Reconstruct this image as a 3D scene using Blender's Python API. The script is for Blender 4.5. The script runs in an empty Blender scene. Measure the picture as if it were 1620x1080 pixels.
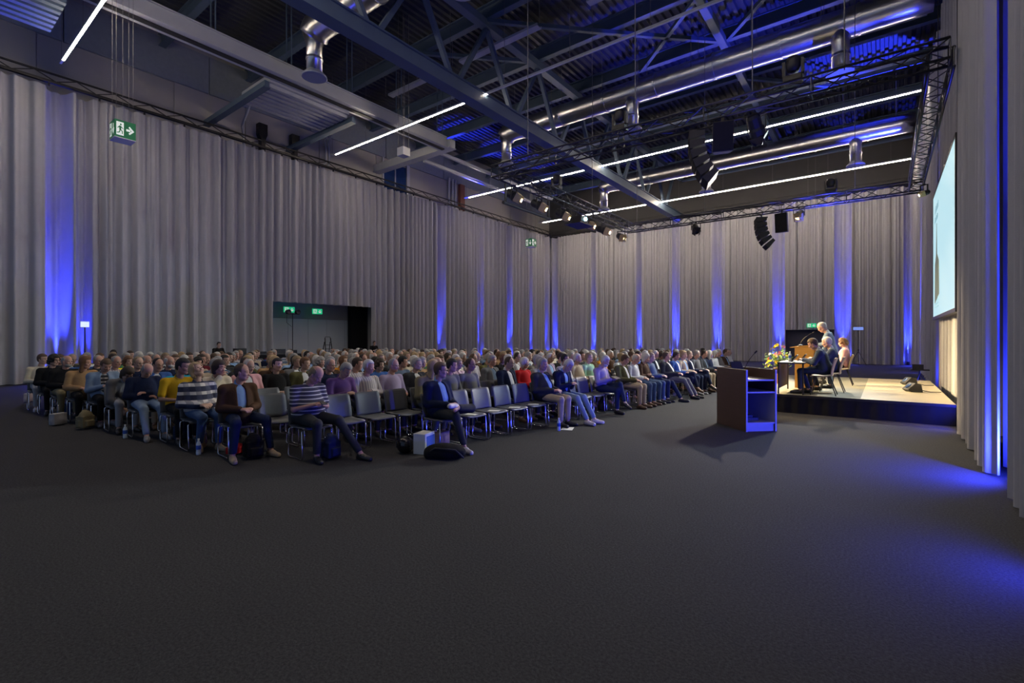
import bpy, bmesh, math, random
import numpy as np
from mathutils import Vector, Matrix

PI = math.pi
SC = bpy.context.scene
COL = SC.collection

# ------------------------------------------------------------------ camera, world, exposure
HC = 1.7                                   # lens height
TH = math.radians(37.4)
cam_d = bpy.data.cameras.new('camera')
cam_d.sensor_fit = 'HORIZONTAL'; cam_d.sensor_width = 36.0
cam_d.lens = 36.0 * 770 / 1620
cam_d.shift_y = -5.0 / 1620
cam_d.clip_start = 0.05; cam_d.clip_end = 200
cam = bpy.data.objects.new('camera', cam_d); COL.objects.link(cam)
cam.location = (0, 0, HC); cam.rotation_euler = (PI / 2, 0, TH)
SC.camera = cam

world = bpy.data.worlds.new('hall_ambient'); SC.world = world
world.use_nodes = True
wb = world.node_tree.nodes['Background']
wb.inputs['Color'].default_value = (0.31, 0.44, 0.74, 1); wb.inputs['Strength'].default_value = 0.45

SC.view_settings.view_transform = 'Standard'
SC.view_settings.look = 'None'
SC.view_settings.gamma = 1.0
SC.view_settings.use_curve_mapping = False
SC.view_settings.exposure = 0.0
SC.cycles.use_denoising = True
SC.cycles.max_bounces = 6
SC.cycles.diffuse_bounces = 3
SC.cycles.glossy_bounces = 3
SC.cycles.sample_clamp_indirect = 4.0
SC.cycles.caustics_reflective = False
SC.cycles.caustics_refractive = False

LINE_LIGHT = 112.0        # emission of the ceiling line lamps
UPLIGHT_W = 9000.0        # blue uplights at the curtain foot
STAGE_W = 9000.0          # each front-of-house stage lantern
SCREEN_E = 1.0
BLUE = (0.03, 0.048, 1.0)

def light(kind, loc, energy, color, target=None, size=0.1, angle=40, blend=0.4, name='lamp_light', parent=None):
    d = bpy.data.lights.new(name, kind); d.energy = energy; d.color = color
    if kind in ('SPOT', 'POINT'): d.shadow_soft_size = size
    if kind == 'SPOT':
        d.spot_size = math.radians(angle); d.spot_blend = blend
    o = bpy.data.objects.new(name, d); COL.objects.link(o); o.location = loc
    if target is not None:
        o.rotation_euler = (Vector(target) - Vector(loc)).to_track_quat('-Z', 'Y').to_euler()
    return o

# ------------------------------------------------------------------ object helpers
def link(o, parent=None):
    COL.objects.link(o)
    if parent is not None: o.parent = parent
    return o

def tag(o, label=None, cat=None, group=None, kind=None):
    if label: o['label'] = label
    if cat: o['category'] = cat
    if group: o['group'] = group
    if kind: o['kind'] = kind
    return o

def thing(name, label, cat, loc=(0, 0, 0), rz=0.0, group=None):
    o = bpy.data.objects.new(name, None); o.empty_display_size = 0.1
    o.location = loc; o.rotation_euler = (0, 0, rz)
    link(o); return tag(o, label, cat, group)

class MB:
    """collects shapes into one mesh"""
    def __init__(self): self.v = []; self.f = []; self.mi = []
    def add(self, vs, fs, m=0):
        n = len(self.v); self.v += [tuple(p) for p in vs]
        self.f += [tuple(i + n for i in f) for f in fs]; self.mi += [m] * len(fs)
        return self
    def box(self, lo, hi, m=0, mat=None):
        x0, y0, z0 = lo; x1, y1, z1 = hi
        vs = [(x0,y0,z0),(x1,y0,z0),(x1,y1,z0),(x0,y1,z0),(x0,y0,z1),(x1,y0,z1),(x1,y1,z1),(x0,y1,z1)]
        if mat is not None: vs = [tuple(mat @ Vector(p)) for p in vs]
        return self.add(vs, [(0,3,2,1),(4,5,6,7),(0,1,5,4),(1,2,6,5),(2,3,7,6),(3,0,4,7)], m)
    def beam(self, a, b, w, h, m=0, up=(0, 0, 1)):
        a = Vector(a); b = Vector(b); d = (b - a); L = d.length; d.normalize()
        upv = Vector(up)
        if abs(d.dot(upv)) > 0.98: upv = Vector((1, 0, 0))
        s = d.cross(upv).normalized(); u = s.cross(d).normalized()
        M = Matrix(((d.x, s.x, u.x, a.x), (d.y, s.y, u.y, a.y), (d.z, s.z, u.z, a.z), (0, 0, 0, 1)))
        return self.box((0, -w/2, -h/2), (L, w/2, h/2), m, M)
    def tube(self, pts, r, n=8, m=0, caps=True, radii=None):
        P = [Vector(p) for p in pts]; K = len(P); rings = []
        t0 = (P[1] - P[0]).normalized()
        nrm = t0.orthogonal().normalized()
        vs = []
        for i in range(K):
            t = ((P[min(i+1, K-1)] - P[max(i-1, 0)])).normalized()
            nrm = (nrm - t * nrm.dot(t)).normalized(); bn = t.cross(nrm)
            rr = radii[i] if radii else r
            for k in range(n):
                a = 2 * PI * k / n
                vs.append(P[i] + (nrm * math.cos(a) + bn * math.sin(a)) * rr)
        fs = []
        for i in range(K - 1):
            for k in range(n):
                k2 = (k + 1) % n
                fs.append((i*n + k, i*n + k2, (i+1)*n + k2, (i+1)*n + k))
        if caps:
            fs.append(tuple(range(n - 1, -1, -1))); fs.append(tuple((K-1)*n + k for k in range(n)))
        return self.add(vs, fs, m)
    def lathe(self, prof, n=24, m=0, mat=None):
        vs = []
        for r, z in prof:
            for k in range(n):
                a = 2 * PI * k / n; vs.append((r * math.cos(a), r * math.sin(a), z))
        if mat is not None: vs = [tuple(mat @ Vector(p)) for p in vs]
        fs = []
        K = len(prof)
        for i in range(K - 1):
            for k in range(n):
                k2 = (k + 1) % n
                fs.append((i*n + k, i*n + k2, (i+1)*n + k2, (i+1)*n + k))
        fs.append(tuple(range(n - 1, -1, -1))); fs.append(tuple((K-1)*n + k for k in range(n)))
        return self.add(vs, fs, m)
    def prism(self, poly, d0, d1, axis='y', m=0, mat=None):
        n = len(poly)
        def pt(p, d):
            if axis == 'y': return (p[0], d, p[1])
            if axis == 'x': return (d, p[0], p[1])
            return (p[0], p[1], d)
        vs = [pt(p, d0) for p in poly] + [pt(p, d1) for p in poly]
        if mat is not None: vs = [tuple(mat @ Vector(p)) for p in vs]
        fs = [tuple(range(n)), tuple(range(2*n - 1, n - 1, -1))]
        for i in range(n):
            j = (i + 1) % n; fs.append((i, i + n, j + n, j))
        return self.add(vs, fs, m)
    def grid(self, nu, nv, fn, m=0, close=False):
        vs = [fn(i / (nu - 1), j / (nv - 1)) for j in range(nv) for i in range(nu)]
        fs = [(j*nu + i, j*nu + i + 1, (j+1)*nu + i + 1, (j+1)*nu + i) for j in range(nv - 1) for i in range(nu - 1)]
        return self.add(vs, fs, m)
    def mesh(self, name, smooth=False, fix=True):
        me = bpy.data.meshes.new(name); me.from_pydata([tuple(p) for p in self.v], [], self.f)
        if any(self.mi): me.polygons.foreach_set('material_index', self.mi)
        if fix:
            bm = bmesh.new(); bm.from_mesh(me); bmesh.ops.recalc_face_normals(bm, faces=bm.faces); bm.to_mesh(me); bm.free()
        if smooth: me.polygons.foreach_set('use_smooth', [True] * len(me.polygons))
        me.update(); return me
    def build(self, name, mats, parent=None, loc=None, rot=None, smooth=False, bevel=0, fix=True):
        me = self.mesh(name, smooth, fix)
        for mt in (mats if isinstance(mats, (list, tuple)) else [mats]): me.materials.append(mt)
        o = bpy.data.objects.new(name, me); link(o, parent)
        if loc is not None: o.location = loc
        if rot is not None: o.rotation_euler = rot
        if bevel:
            b = o.modifiers.new('bevel', 'BEVEL'); b.width = bevel; b.segments = 2; b.limit_method = 'ANGLE'
            b.angle_limit = math.radians(40)
        if smooth == 'auto':
            pass
        return o

def struct(name, mb, mt, smooth=False):
    o = mb.build(name, mt, smooth=smooth); o['kind'] = 'structure'; return o

# ------------------------------------------------------------------ procedural materials
def mat(name, color, rough=0.6, metal=0.0, var=0.12, scale=6.0, bump=0.0, bscale=40.0, emit=None, estr=0.0, spec=0.5, coord='Object', aniso=None, sheen=0.0):
    m = bpy.data.materials.new(name); m.use_nodes = True
    nt = m.node_tree; N = nt.nodes; L = nt.links; b = N['Principled BSDF']
    b.inputs['Roughness'].default_value = rough; b.inputs['Metallic'].default_value = metal
    b.inputs['Specular IOR Level'].default_value = spec
    if sheen: b.inputs['Sheen Weight'].default_value = sheen
    tc = N.new('ShaderNodeTexCoord'); nz = N.new('ShaderNodeTexNoise'); nz.inputs['Scale'].default_value = scale
    nz.inputs['Detail'].default_value = 4
    vec = tc.outputs[coord]
    if aniso:
        mp = N.new('ShaderNodeMapping'); mp.inputs['Scale'].default_value = aniso
        L.new(vec, mp.inputs['Vector']); vec = mp.outputs['Vector']
    L.new(vec, nz.inputs['Vector'])
    mx = N.new('ShaderNodeMix'); mx.data_type = 'RGBA'
    c = Vector(color[:3])
    mx.inputs[6].default_value = (*(c * (1 - var)), 1); mx.inputs[7].default_value = (*(c * (1 + var)), 1)
    L.new(nz.outputs['Fac'], mx.inputs[0]); L.new(mx.outputs[2], b.inputs['Base Color'])
    if bump:
        n2 = N.new('ShaderNodeTexNoise'); n2.inputs['Scale'].default_value = bscale; n2.inputs['Detail'].default_value = 3
        L.new(vec, n2.inputs['Vector'])
        bp = N.new('ShaderNodeBump'); bp.inputs['Strength'].default_value = bump; bp.inputs['Distance'].default_value = 0.02
        L.new(n2.outputs['Fac'], bp.inputs['Height']); L.new(bp.outputs['Normal'], b.inputs['Normal'])
    if emit:
        b.inputs['Emission Color'].default_value = (*emit, 1); b.inputs['Emission Strength'].default_value = estr
    return m

def stripes(name, c1, c2, scale, axis='Z', width=0.5, c3=None, scale2=None, axis2='Y', rough=0.85):
    """banded cloth; with c3 a second set of bands crosses the first (plaid)"""
    m = bpy.data.materials.new(name); m.use_nodes = True
    nt = m.node_tree; N = nt.nodes; L = nt.links; b = N['Principled BSDF']; b.inputs['Roughness'].default_value = rough
    tc = N.new('ShaderNodeTexCoord'); sp = N.new('ShaderNodeSeparateXYZ'); L.new(tc.outputs['Object'], sp.inputs[0])
    def band(ax, sc, w):
        mu = N.new('ShaderNodeMath'); mu.operation = 'MULTIPLY'; mu.inputs[1].default_value = sc; L.new(sp.outputs[ax], mu.inputs[0])
        fr = N.new('ShaderNodeMath'); fr.operation = 'FRACT'; L.new(mu.outputs[0], fr.inputs[0])
        gt = N.new('ShaderNodeMath'); gt.operation = 'GREATER_THAN'; gt.inputs[1].default_value = w; L.new(fr.outputs[0], gt.inputs[0])
        return gt
    g = band(axis, scale, width)
    mx = N.new('ShaderNodeMix'); mx.data_type = 'RGBA'; mx.inputs[6].default_value = (*c1, 1); mx.inputs[7].default_value = (*c2, 1)
    L.new(g.outputs[0], mx.inputs[0]); out = mx.outputs[2]
    if c3:
        g2 = band(axis2, scale2, 0.5); m2 = N.new('ShaderNodeMix'); m2.data_type = 'RGBA'
        ml = N.new('ShaderNodeMath'); ml.operation = 'MULTIPLY'; ml.inputs[1].default_value = 0.55; L.new(g2.outputs[0], ml.inputs[0])
        L.new(ml.outputs[0], m2.inputs[0]); L.new(out, m2.inputs[6]); m2.inputs[7].default_value = (*c3, 1); out = m2.outputs[2]
    L.new(out, b.inputs['Base Color']); return m

def emitter(name, color, strength):
    m = mat(name, color, 0.5, emit=color, estr=strength, var=0.02); return m

def carpet_mat():
    m = mat('carpet', (0.047, 0.048, 0.053), 0.95, var=0.1, scale=0.8, bump=0.0, spec=0.12)
    N = m.node_tree.nodes; L = m.node_tree.links; b = N['Principled BSDF']
    tc = N.new('ShaderNodeTexCoord')
    fine = N.new('ShaderNodeTexNoise'); fine.inputs['Scale'].default_value = 55; fine.inputs['Detail'].default_value = 6
    fine.inputs['Roughness'].default_value = 0.75
    L.new(tc.outputs['Object'], fine.inputs['Vector'])
    src = b.inputs['Base Color'].links[0].from_socket
    rm = N.new('ShaderNodeMapRange'); rm.inputs[1].default_value = 0.3; rm.inputs[2].default_value = 0.7
    rm.inputs[3].default_value = 0.45; rm.inputs[4].default_value = 1.55
    L.new(fine.outputs['Fac'], rm.inputs[0])
    mul = N.new('ShaderNodeMix'); mul.data_type = 'RGBA'; mul.blend_type = 'MULTIPLY'; mul.inputs[0].default_value = 1
    L.new(src, mul.inputs[6]); L.new(rm.outputs[0], mul.inputs[7]); L.new(mul.outputs[2], b.inputs['Base Color'])
    bp = N.new('ShaderNodeBump'); bp.inputs['Strength'].default_value = 0.6; bp.inputs['Distance'].default_value = 0.01
    L.new(fine.outputs['Fac'], bp.inputs['Height']); L.new(bp.outputs['Normal'], b.inputs['Normal'])
    return m

M = {}
M['carpet'] = carpet_mat()
M['curtain'] = mat('curtain_cloth', (0.40, 0.40, 0.435), 0.95, var=0.07, scale=3, bump=0.25, bscale=220, spec=0.1, sheen=0.1)
M['concrete'] = mat('concrete_panel', (0.36, 0.345, 0.33), 0.85, var=0.10, scale=0.7)
M['dark_wall'] = mat('dark_wall_paint', (0.05, 0.05, 0.055), 0.9, var=0.15, scale=0.8)
M['deck'] = mat('roof_deck_steel', (0.045, 0.05, 0.06), 0.6, 0.0, var=0.18, scale=1.2)
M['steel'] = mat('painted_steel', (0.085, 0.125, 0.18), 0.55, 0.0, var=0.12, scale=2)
M['rail'] = mat('pale_aluminium', (0.46, 0.48, 0.52), 0.5, 0.2, var=0.06, scale=3)
M['duct'] = mat('galvanised_duct', (0.62, 0.62, 0.64), 0.28, 1.0, var=0.12, scale=5, bump=0.35, bscale=6)
M['black'] = mat('black_metal', (0.022, 0.022, 0.024), 0.5, 0.3, var=0.2, scale=20)
M['truss_alu'] = mat('anodised_truss', (0.05, 0.052, 0.06), 0.35, 0.8, var=0.2, scale=20)
M['black_cloth'] = mat('black_drape', (0.018, 0.018, 0.02), 0.95, var=0.2, scale=8, spec=0.1)
M['chrome'] = mat('chrome_tube', (0.75, 0.75, 0.77), 0.15, 1.0, var=0.05, scale=30)
M['shell'] = mat('dark_grey_shell', (0.105, 0.11, 0.12), 0.45, var=0.08, scale=15, bump=0.1, bscale=120)
M['white'] = mat('white_plastic', (0.75, 0.75, 0.73), 0.5, var=0.04, scale=10)
M['paper'] = mat('printed_paper', (0.8, 0.8, 0.78), 0.8, var=0.06, scale=40)
M['green'] = mat('exit_green', (0.01, 0.16, 0.06), 0.5, var=0.04, emit=(0.01, 0.16, 0.06), estr=0.15)
M['green_lit'] = mat('lit_exit_green', (0.02, 0.55, 0.22), 0.5, var=0.04, emit=(0.03, 0.75, 0.32), estr=0.55)
M['sign_white'] = mat('exit_pictogram', (0.8, 0.85, 0.8), 0.5, var=0.03, emit=(0.8, 0.9, 0.8), estr=0.5)
M['wire'] = mat('steel_wire', (0.16, 0.16, 0.17), 0.6, 0.3, var=0.1)
M['line'] = emitter('line_lamp', (1.0, 0.83, 0.64), LINE_LIGHT)
M['lens'] = emitter('warm_lens', (1.0, 0.74, 0.34), 4.0)
M['lens_blue'] = emitter('blue_lens', (0.10, 0.12, 1.0), 6.0)
M['barn_lit'] = mat('barn_door_lamplit', (0.50, 0.38, 0.18), 0.4, 0.2, var=0.1)  # warm lamplight put into the colour of the lit lanterns' flaps

# ------------------------------------------------------------------ the room shell
XL, YB, XR, ZT = -25.2, 39.3, 1.55, 11.28       # curtain planes and curtain top
ZD = 16.0                                         # roof deck
struct('floor', MB().box((-27.6, -9, -0.3), (3.2, 41.2, 0)), M['carpet'])
w = MB()
# left wall: concrete panels, with the doorway niche behind the raised curtain
NY0, NY1, NZ = 11.9, 19.4, 4.3
joints = [-9, 3.8, 8.42, 11.6, 15.74, 19.74, 22.27, 27.42, 34, 41]
for a, b in zip(joints[:-1], joints[1:]):
    w.box((-26.6, a + 0.02, 4.3), (-26.2 - (0.05 if a == 3.8 else 0), b - 0.02, ZD + .2))
w.box((-26.62, -9, 4.3), (-26.27, 41, ZD + .2))
w.box((-26.6, -9, 0), (-26.2, NY0, 4.3)); w.box((-26.6, NY1, 0), (-26.2, 41, 4.3))
struct('wall_left', w, M['concrete'])
n = MB()
n.box((-27.6, NY0 - .3, 0), (-27.3, NY1 + .3, 4.6)); n.box((-27.3, NY0 - .3, 0), (-26.6, NY0, 4.6))
n.box((-27.3, NY1, 0), (-26.6, NY1 + .3, 4.6)); n.box((-27.3, NY0, 4.3), (-26.6, NY1, 4.6))
struct('wall_niche', n, M['dark_wall'])
struct('wall_back', MB().box((-26.6, 40.3, 0), (3.0, 40.6, ZD + .2)), M['dark_wall'])
struct('wall_right', MB().box((2.4, -9, 0), (2.7, 41, ZD + .2)), M['dark_wall'])
d = MB()
prof = []; x = -27.0
while x < 3.0:                                     # trapezoid sheet, ribs running down the hall
    prof += [(x, ZD), (x + .14, ZD), (x + .18, ZD + .13), (x + .30, ZD + .13)]; x += .34
for (xa, za), (xb, zb) in zip(prof[:-1], prof[1:]):
    d.add([(xa, -9, za), (xb, -9, zb), (xb, 41, zb), (xa, 41, za)], [(0, 1, 2, 3)])
d.box((-27, -9, ZD + .14), (3, 41, ZD + .24))
struct('ceiling', d, M['deck'])

# pale partition doors inside the niche, dark bulkhead above
p = MB()
for i in range(6):
    y0 = NY0 + 0.05 + i * 1.22
    p.box((-27.25, y0, 0), (-27.17, y0 + 1.205, 2.85))
M['partition'] = mat('pale_partition', (0.50, 0.56, 0.60), 0.6, var=0.05, scale=1.5)
struct('door_1', p, M['partition'])
struct('trim_1', MB().box((-27.28, NY0, 2.87), (-27.14, NY1, 4.28)), M['concrete'])
struct('trim_2', MB().box((-27.1, NY1 - 1.15, 0), (-26.7, NY1 - .01, 4.25)), M['black_cloth'])

# ------------------------------------------------------------------ curtains
def wobble(seed, n=5):
    r = random.Random(seed); ks = [(r.uniform(.2, 1.6), r.uniform(0, 6.28), r.uniform(.4, 1)) for _ in range(n)]
    return lambda s: sum(a * math.sin(k * s + ph) for k, ph, a in ks) / n

def curtain(label, p0, p1, z0, z1, nrm, notches=(), seed=1, amp=0.1, lam=0.46, seams=True, name='curtain', mt=None, ends=True):
    """pleated cloth from p0 to p1 (floor points); nrm points into the room"""
    p0 = Vector((*p0, 0)); p1 = Vector((*p1, 0)); L = (p1 - p0).length; u = (p1 - p0) / L; nv = Vector((*nrm, 0))
    rnd = random.Random(seed); wl = wobble(seed); wa = wobble(seed + 7); wz = wobble(seed + 13)
    step = lam / 14; n = max(8, int(L / step))
    seam = []; s = rnd.uniform(.6, 1.6)
    while s < L - .3:
        seam.append((s, rnd.uniform(.12, .27))); s += rnd.uniform(.6, 2.0)
    phs = []; ph = rnd.uniform(0, 6.28)
    for i in range(n + 1):
        phs.append(ph); s = i * L / n
        ph += 2 * PI * (L / n) / (lam * (1 + .55 * wl(s * 1.3)))
    zs = [z0, z0 + (z1 - z0) * .3, z0 + (z1 - z0) * .65, z1 - .25, z1]
    verts = []
    for j, z in enumerate(zs):
        t = (z - z0) / max(z1 - z0, .01)
        for i in range(n + 1):
            s = i * L / n
            a = amp * (1 + .5 * wa(s * 2.1)) * (1.0 - .30 * t)
            q = phs[i] + .5 * wz(s + 3 * t) * t
            off = a * (math.sin(q) + .42 * math.sin(2 * q + 1.6 * wa(s)) + .16 * math.sin(3.3 * q + 2 * wl(s))) + .06 * wl(s * .7 + 4)
            if seams:
                for sp_, dp in seam:
                    e = (s - sp_) / .04
                    if abs(e) < 3: off -= dp * math.exp(-e * e)
            for c, hw, dp in notches:
                e = abs(s - c) / hw
                k = 1 / (1 + math.exp(min(60.0, (e - 1) * 9 * hw / .2)))
                off = off * (1 - k) + (-dp + .05 * math.cos(7 * (s - c) / hw)) * k
            verts.append(p0 + u * s + nv * off + Vector((0, 0, z)))
    nn = n + 1
    faces = [(j*nn + i, j*nn + i + 1, (j+1)*nn + i + 1, (j+1)*nn + i) for j in range(len(zs) - 1) for i in range(n)]
    mb = MB().add(verts, faces)
    o = mb.build(name, mt or M['curtain'], smooth=True, fix=False)
    return tag(o, label, 'curtain')

UP = []     # uplight positions (point on the floor, wall normal)
LN = [(4.28, .30, .48), (24.54, .22, .44), (28.71, .22, .44), (32.6, .22, .44), (35.8, .22, .44), (38.3, .2, .42)]
def ny(lst, y0): return [(c - y0, h, dp) for c, h, dp in lst if c > y0]
curtain('tall grey curtain on the long wall, from the frame edge to the doorway opening', (XL, -3), (XL, 12.5), 0.02, ZT, (1, 0),
        [(4.28 + 3, .30, .48), (5.05 + 3, .22, .44)], 3, .14, .50)
curtain('short grey curtain hanging above the doorway opening with lit exit signs', (XL, 12.5), (XL, 18.75), 3.62, ZT, (1, 0), [], 8, .12, .44)
curtain('tall grey curtain on the long wall between the doorway opening and the far corner', (XL, 18.75), (XL, 38.98), 0.02, ZT, (1, 0),
        [(c - 18.75, h, dp) for c, h, dp in LN[1:]], 5, .14, .44)
BN = [(-24.9, .2, .42), (-20.74, .18, .44), (-16.44, .18, .44), (-13.4, .28, .46), (-10.18, .24, .46), (-5.95, .28, .46), (-2.2, .40, .46), (1.2, .2, .42)]
curtain('grey back curtain from the far corner to the dark passage', (XL - .2, YB), (-5.56, YB), 0.02, ZT, (0, -1),
        [(c - XL + .2, h, dp) for c, h, dp in BN[:6]], 11, .14, .44)
curtain('grey back curtain raised above the dark passage behind the speaker', (-5.56, YB), (-2.67, YB), 2.3, ZT, (0, -1), [], 14, .12, .44)
curtain('grey back curtain between the dark passage and the screen wall', (-2.67, YB), (XR, YB), 0.02, ZT, (0, -1),
        [(-2.2 + 2.67, .40, .46), (1.2 + 2.67, .2, .42)], 17, .14, .44)
curtain('grey curtain running behind the projection screen and the stage', (XR, 11.75), (XR, YB - .1), 0.02, 12.3, (-1, 0),
        [(21.6 - 11.75, .5, .46), (31 - 11.75, .25, .46)], 21, .13, .42)
curtain('grey curtain section between the blue uplight gap and the stage', (1.06, 8.35), (1.08, 11.7), 0.02, 15.9, (-1, 0), [], 24, .06, .42)
curtain('blue-lit curtain return facing the camera inside the gap on the screen wall', (1.24, 8.97), (1.95, 8.90), 0.02, 15.9, (0, -1), [], 25, .035, .3, seams=False)
curtain('grey curtain nearest the camera on the screen wall', (1.09, 5.3), (1.09, 7.25), 0.02, 15.9, (-1, 0), [], 29, .06, .42)
curtain('grey curtain on the screen wall beside the camera', (1.06, -5), (1.06, 4.6), 0.02, 15.9, (-1, 0), [], 31, .06, .42)

# black curtain track along the top
def track(label, a, b, z):
    t = MB(); a = Vector(a); b = Vector(b); d_ = (b - a).normalized(); s_ = Vector((-d_.y, d_.x, 0))
    t.beam(a + Vector((0, 0, z)), b + Vector((0, 0, z)), .12, .10)
    t.beam(a + Vector((0, 0, z + .32)), b + Vector((0, 0, z + .32)), .06, .06)
    L = (b - a).length; k = 0.0; up_ = True
    while k < L - .6:
        t.beam(a + d_ * k + Vector((0, 0, z + (.05 if up_ else .3))), a + d_ * (k + .6) + Vector((0, 0, z + (.3 if up_ else .05))), .03, .03)
        k += .6; up_ = not up_
    k = 1.0
    while k < L:                                    # hook clips
        t.box((-.03, -.03, 0), (.03, .03, .14), 0, Matrix.Translation(a + d_ * k + Vector((0, 0, z - .168)))); k += 1.5
    return tag(t.build('curtain_track', M['black']), label, 'curtain track')
track('black curtain track along the top of the long wall curtains', (XL + .02, -3, 0), (XL + .02, YB - .25, 0), ZT + .17)
track('black curtain track along the top of the back curtains', (XL, YB - .02, 0), (XR, YB - .02, 0), ZT + .17)

# blue LED uplights standing at the foot of the curtains
def uplight(x, y, nx, ny_, label, power=1.0, tilt=.012, spill=None, ang=22, sky=0, sdir=None, skyt=None, skya=17):
    r = thing('uplight', label, 'uplight', (x, y, 0), math.atan2(ny_, nx), 'blue uplights at the curtain foot')
    b = MB(); b.box((-.07, -.12, 0), (.07, .12, .03)); b.lathe([(.06, .03), (.075, .06), (.075, .20), (.07, .22), (.06, .22), (.055, .205)], 16)
    b.box((-.02, -.09, .02), (.02, -.08, .16)); b.box((-.02, .08, .02), (.02, .09, .16))
    b.build('body', M['black'], r)
    MB().lathe([(.054, .206), (.05, .212), (.01, .214)], 16).build('lens', M['lens_blue'], r)
    light('SPOT', (x, y, .26), UPLIGHT_W * power, BLUE, (x - nx * tilt * 10, y - ny_ * tilt * 10, 10.26), .05, ang, .9, 'uplight_beam')
    light('SPOT', (x + nx * .02, y + ny_ * .02, .30), spill or UPLIGHT_W * power * .02, BLUE, (x + (sdir or (nx, ny_))[0] * .8, y + (sdir or (nx, ny_))[1] * .8, .62), .06, 165, .9, 'uplight_spill')
    if sky: light('SPOT', (x, y, .27), sky, BLUE, skyt or (x + nx * 2.4, y + ny_ * 2.4, 14), .05, skya, .7, 'uplight_beam')
for i, (c, h, dp) in enumerate(LN):
    uplight(XL - .25, c, 1, 0, ['blue uplight behind the person in black at the left end', 'blue uplight at the long wall, first one past the doorway opening',
            'blue uplight at the long wall, second one past the doorway opening', 'blue uplight at the long wall, third one past the doorway opening',
            'blue uplight at the long wall, fourth one past the doorway opening', 'blue uplight at the long wall beside the far corner'][i], [1.5, .9, .9, .9, .9, .6][i], sky=[9000, 60000, 60000, 50000, 0, 0][i], skyt=(-22.6, 2.7, 12.2) if i == 0 else None)
uplight(XL - .25, 5.05, 1, 0, 'small blue uplight beside the lamp stand at the long wall', .35)
for i, (c, h, dp) in enumerate(BN):
    uplight(c, YB + .26, 0, -1, 'blue uplight at the back curtain, ' + ['beside the far corner', 'second from the far corner', 'third from the far corner',
            'fourth from the far corner', 'fifth from the far corner', 'beside the passage on the flower side', 'beside the passage on the screen side', 'in the corner beside the screen wall'][i],
            [.8, 1, 1, 1.3, 1.3, 1.4, 1.6, 1.0][i])
uplight(1.38, 8.0, 0, -1, 'blue uplight in the curtain gap nearest the camera', .35, tilt=.09, ang=26, spill=1000, sdir=(-.95, .25), sky=40000)
uplight(1.2, 4.95, -1, 0, 'blue uplight in the curtain gap beside the camera', .6, ang=26, spill=260)
uplight(XR + .26, 21.6, -1, 0, 'blue uplight on the screen wall beyond the screen', 1.0, sky=24000, skyt=(-4.5, 21.3, 13), skya=36)
uplight(XR + .2, 31.0, -1, 0, 'blue uplight at the foot of the screen wall near its far corner', .7, sky=90000, skyt=(-.6, 30.6, 15), skya=24)
uplight(XR - .25, 12.2, -1, 0, 'blue uplight at the near corner of the stage', .25, spill=160)
# ------------------------------------------------------------------ roof steel
TX = -13.2
t = thing('roof_truss', 'deep painted steel roof truss running down the hall above the audience', 'truss', (TX, 0, 11.4))
MB().box((-.26, -8, -.22), (.26, 40.2, -.16)).box((-.26, -8, .30), (.26, 40.2, .36)).box((-.19, -8, -.16), (.19, 40.2, .30)).build('bottom_chord', M['steel'], t)
MB().box((-.18, -8, 3.2), (.18, 40.2, 3.5)).build('top_chord', M['steel'], t)
yb_ = [9.82 + 3.79 * k for k in range(-4, 8)]
for yb in yb_:
    for s in (-1, 1):
        MB().beam((0, yb + s * .12, .2), (0, yb + s * 1.9, 3.25), .17, .17, up=(1, 0, 0)).build('web_member', M['steel'], t)
    MB().box((-.03, yb - .35, .2), (.03, yb + .35, .55)).build('gusset_plate', M['steel'], t)
tops = [y + 1.895 for y in yb_]
for i, y in enumerate(tops):
    b = MB(); b.box((-26.2, y - .14, 14.95), (2.4, y + .14, 15.0)); b.box((-26.2, y - .03, 15.0), (2.4, y + .03, 15.5)); b.box((-26.2, y - .14, 15.5), (2.4, y + .14, 15.56))
    struct('trim_%d' % (i + 10), b, M['steel'])
b = MB()
for (x0, y0), (x1, y1) in [((-13.2, 15.3), (-9.5, 19.1)), ((-9.5, 19.1), (-5.6, 22.9)), ((-5.6, 19.1), (-9.5, 22.9)), ((-5.6, 22.9), (-2, 19.1)), ((-13.2, 19.1), (-17, 15.3)), ((-13.2, 26.7), (-9.5, 30.5)), ((-5.6, 26.7), (-2, 30.5))]:
    b.beam((x0, y0, 14.86), (x1, y1, 14.86), .16, .16)
struct('trim_40', b, M['steel'])
b = MB(); b.box((-5.8, 5, 14.62), (-5.5, 40, 14.92)); struct('trim_41', b, M['steel'])
# cable trays hung below the purlins, across the hall
for i, (y, z, x0, x1, lb) in enumerate([(16.2, 14.2, -21, -6, 'pale cable tray under the roof, beside the nearest roof duct'), (24.2, 14.0, -13, 1.3, 'long pale cable tray under the roof, behind the middle duct'),
                                      (28.2, 14.2, -20, 1.3, 'pale cable tray under the roof, between the middle and far ducts'), (36.6, 13.4, -12, 1.3, 'pale cable tray under the roof, behind the far duct')]):
    c = thing('cable_tray', lb, 'cable tray', (0, y, z), 0, 'cable trays under the roof')
    for xa, xb in (((-20.3, -17.2), (-15.3, -11), (-8.8, -4)) if i == 0 else ((x0, x1),)):
        MB().box((xa, -.15, 0), (xb, .15, .02)).box((xa, -.16, 0), (xb, -.14, .1)).box((xa, .14, 0), (xb, .16, .1)).build('tray', M['steel'] if i else M['rail'], c)
    xx = x0 + .5
    while xx < x1: MB().box((xx - .01, -.16, 0), (xx + .01, -.14, 16.05 - z)).build('hanger', M['wire'], c); xx += 2.4

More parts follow.
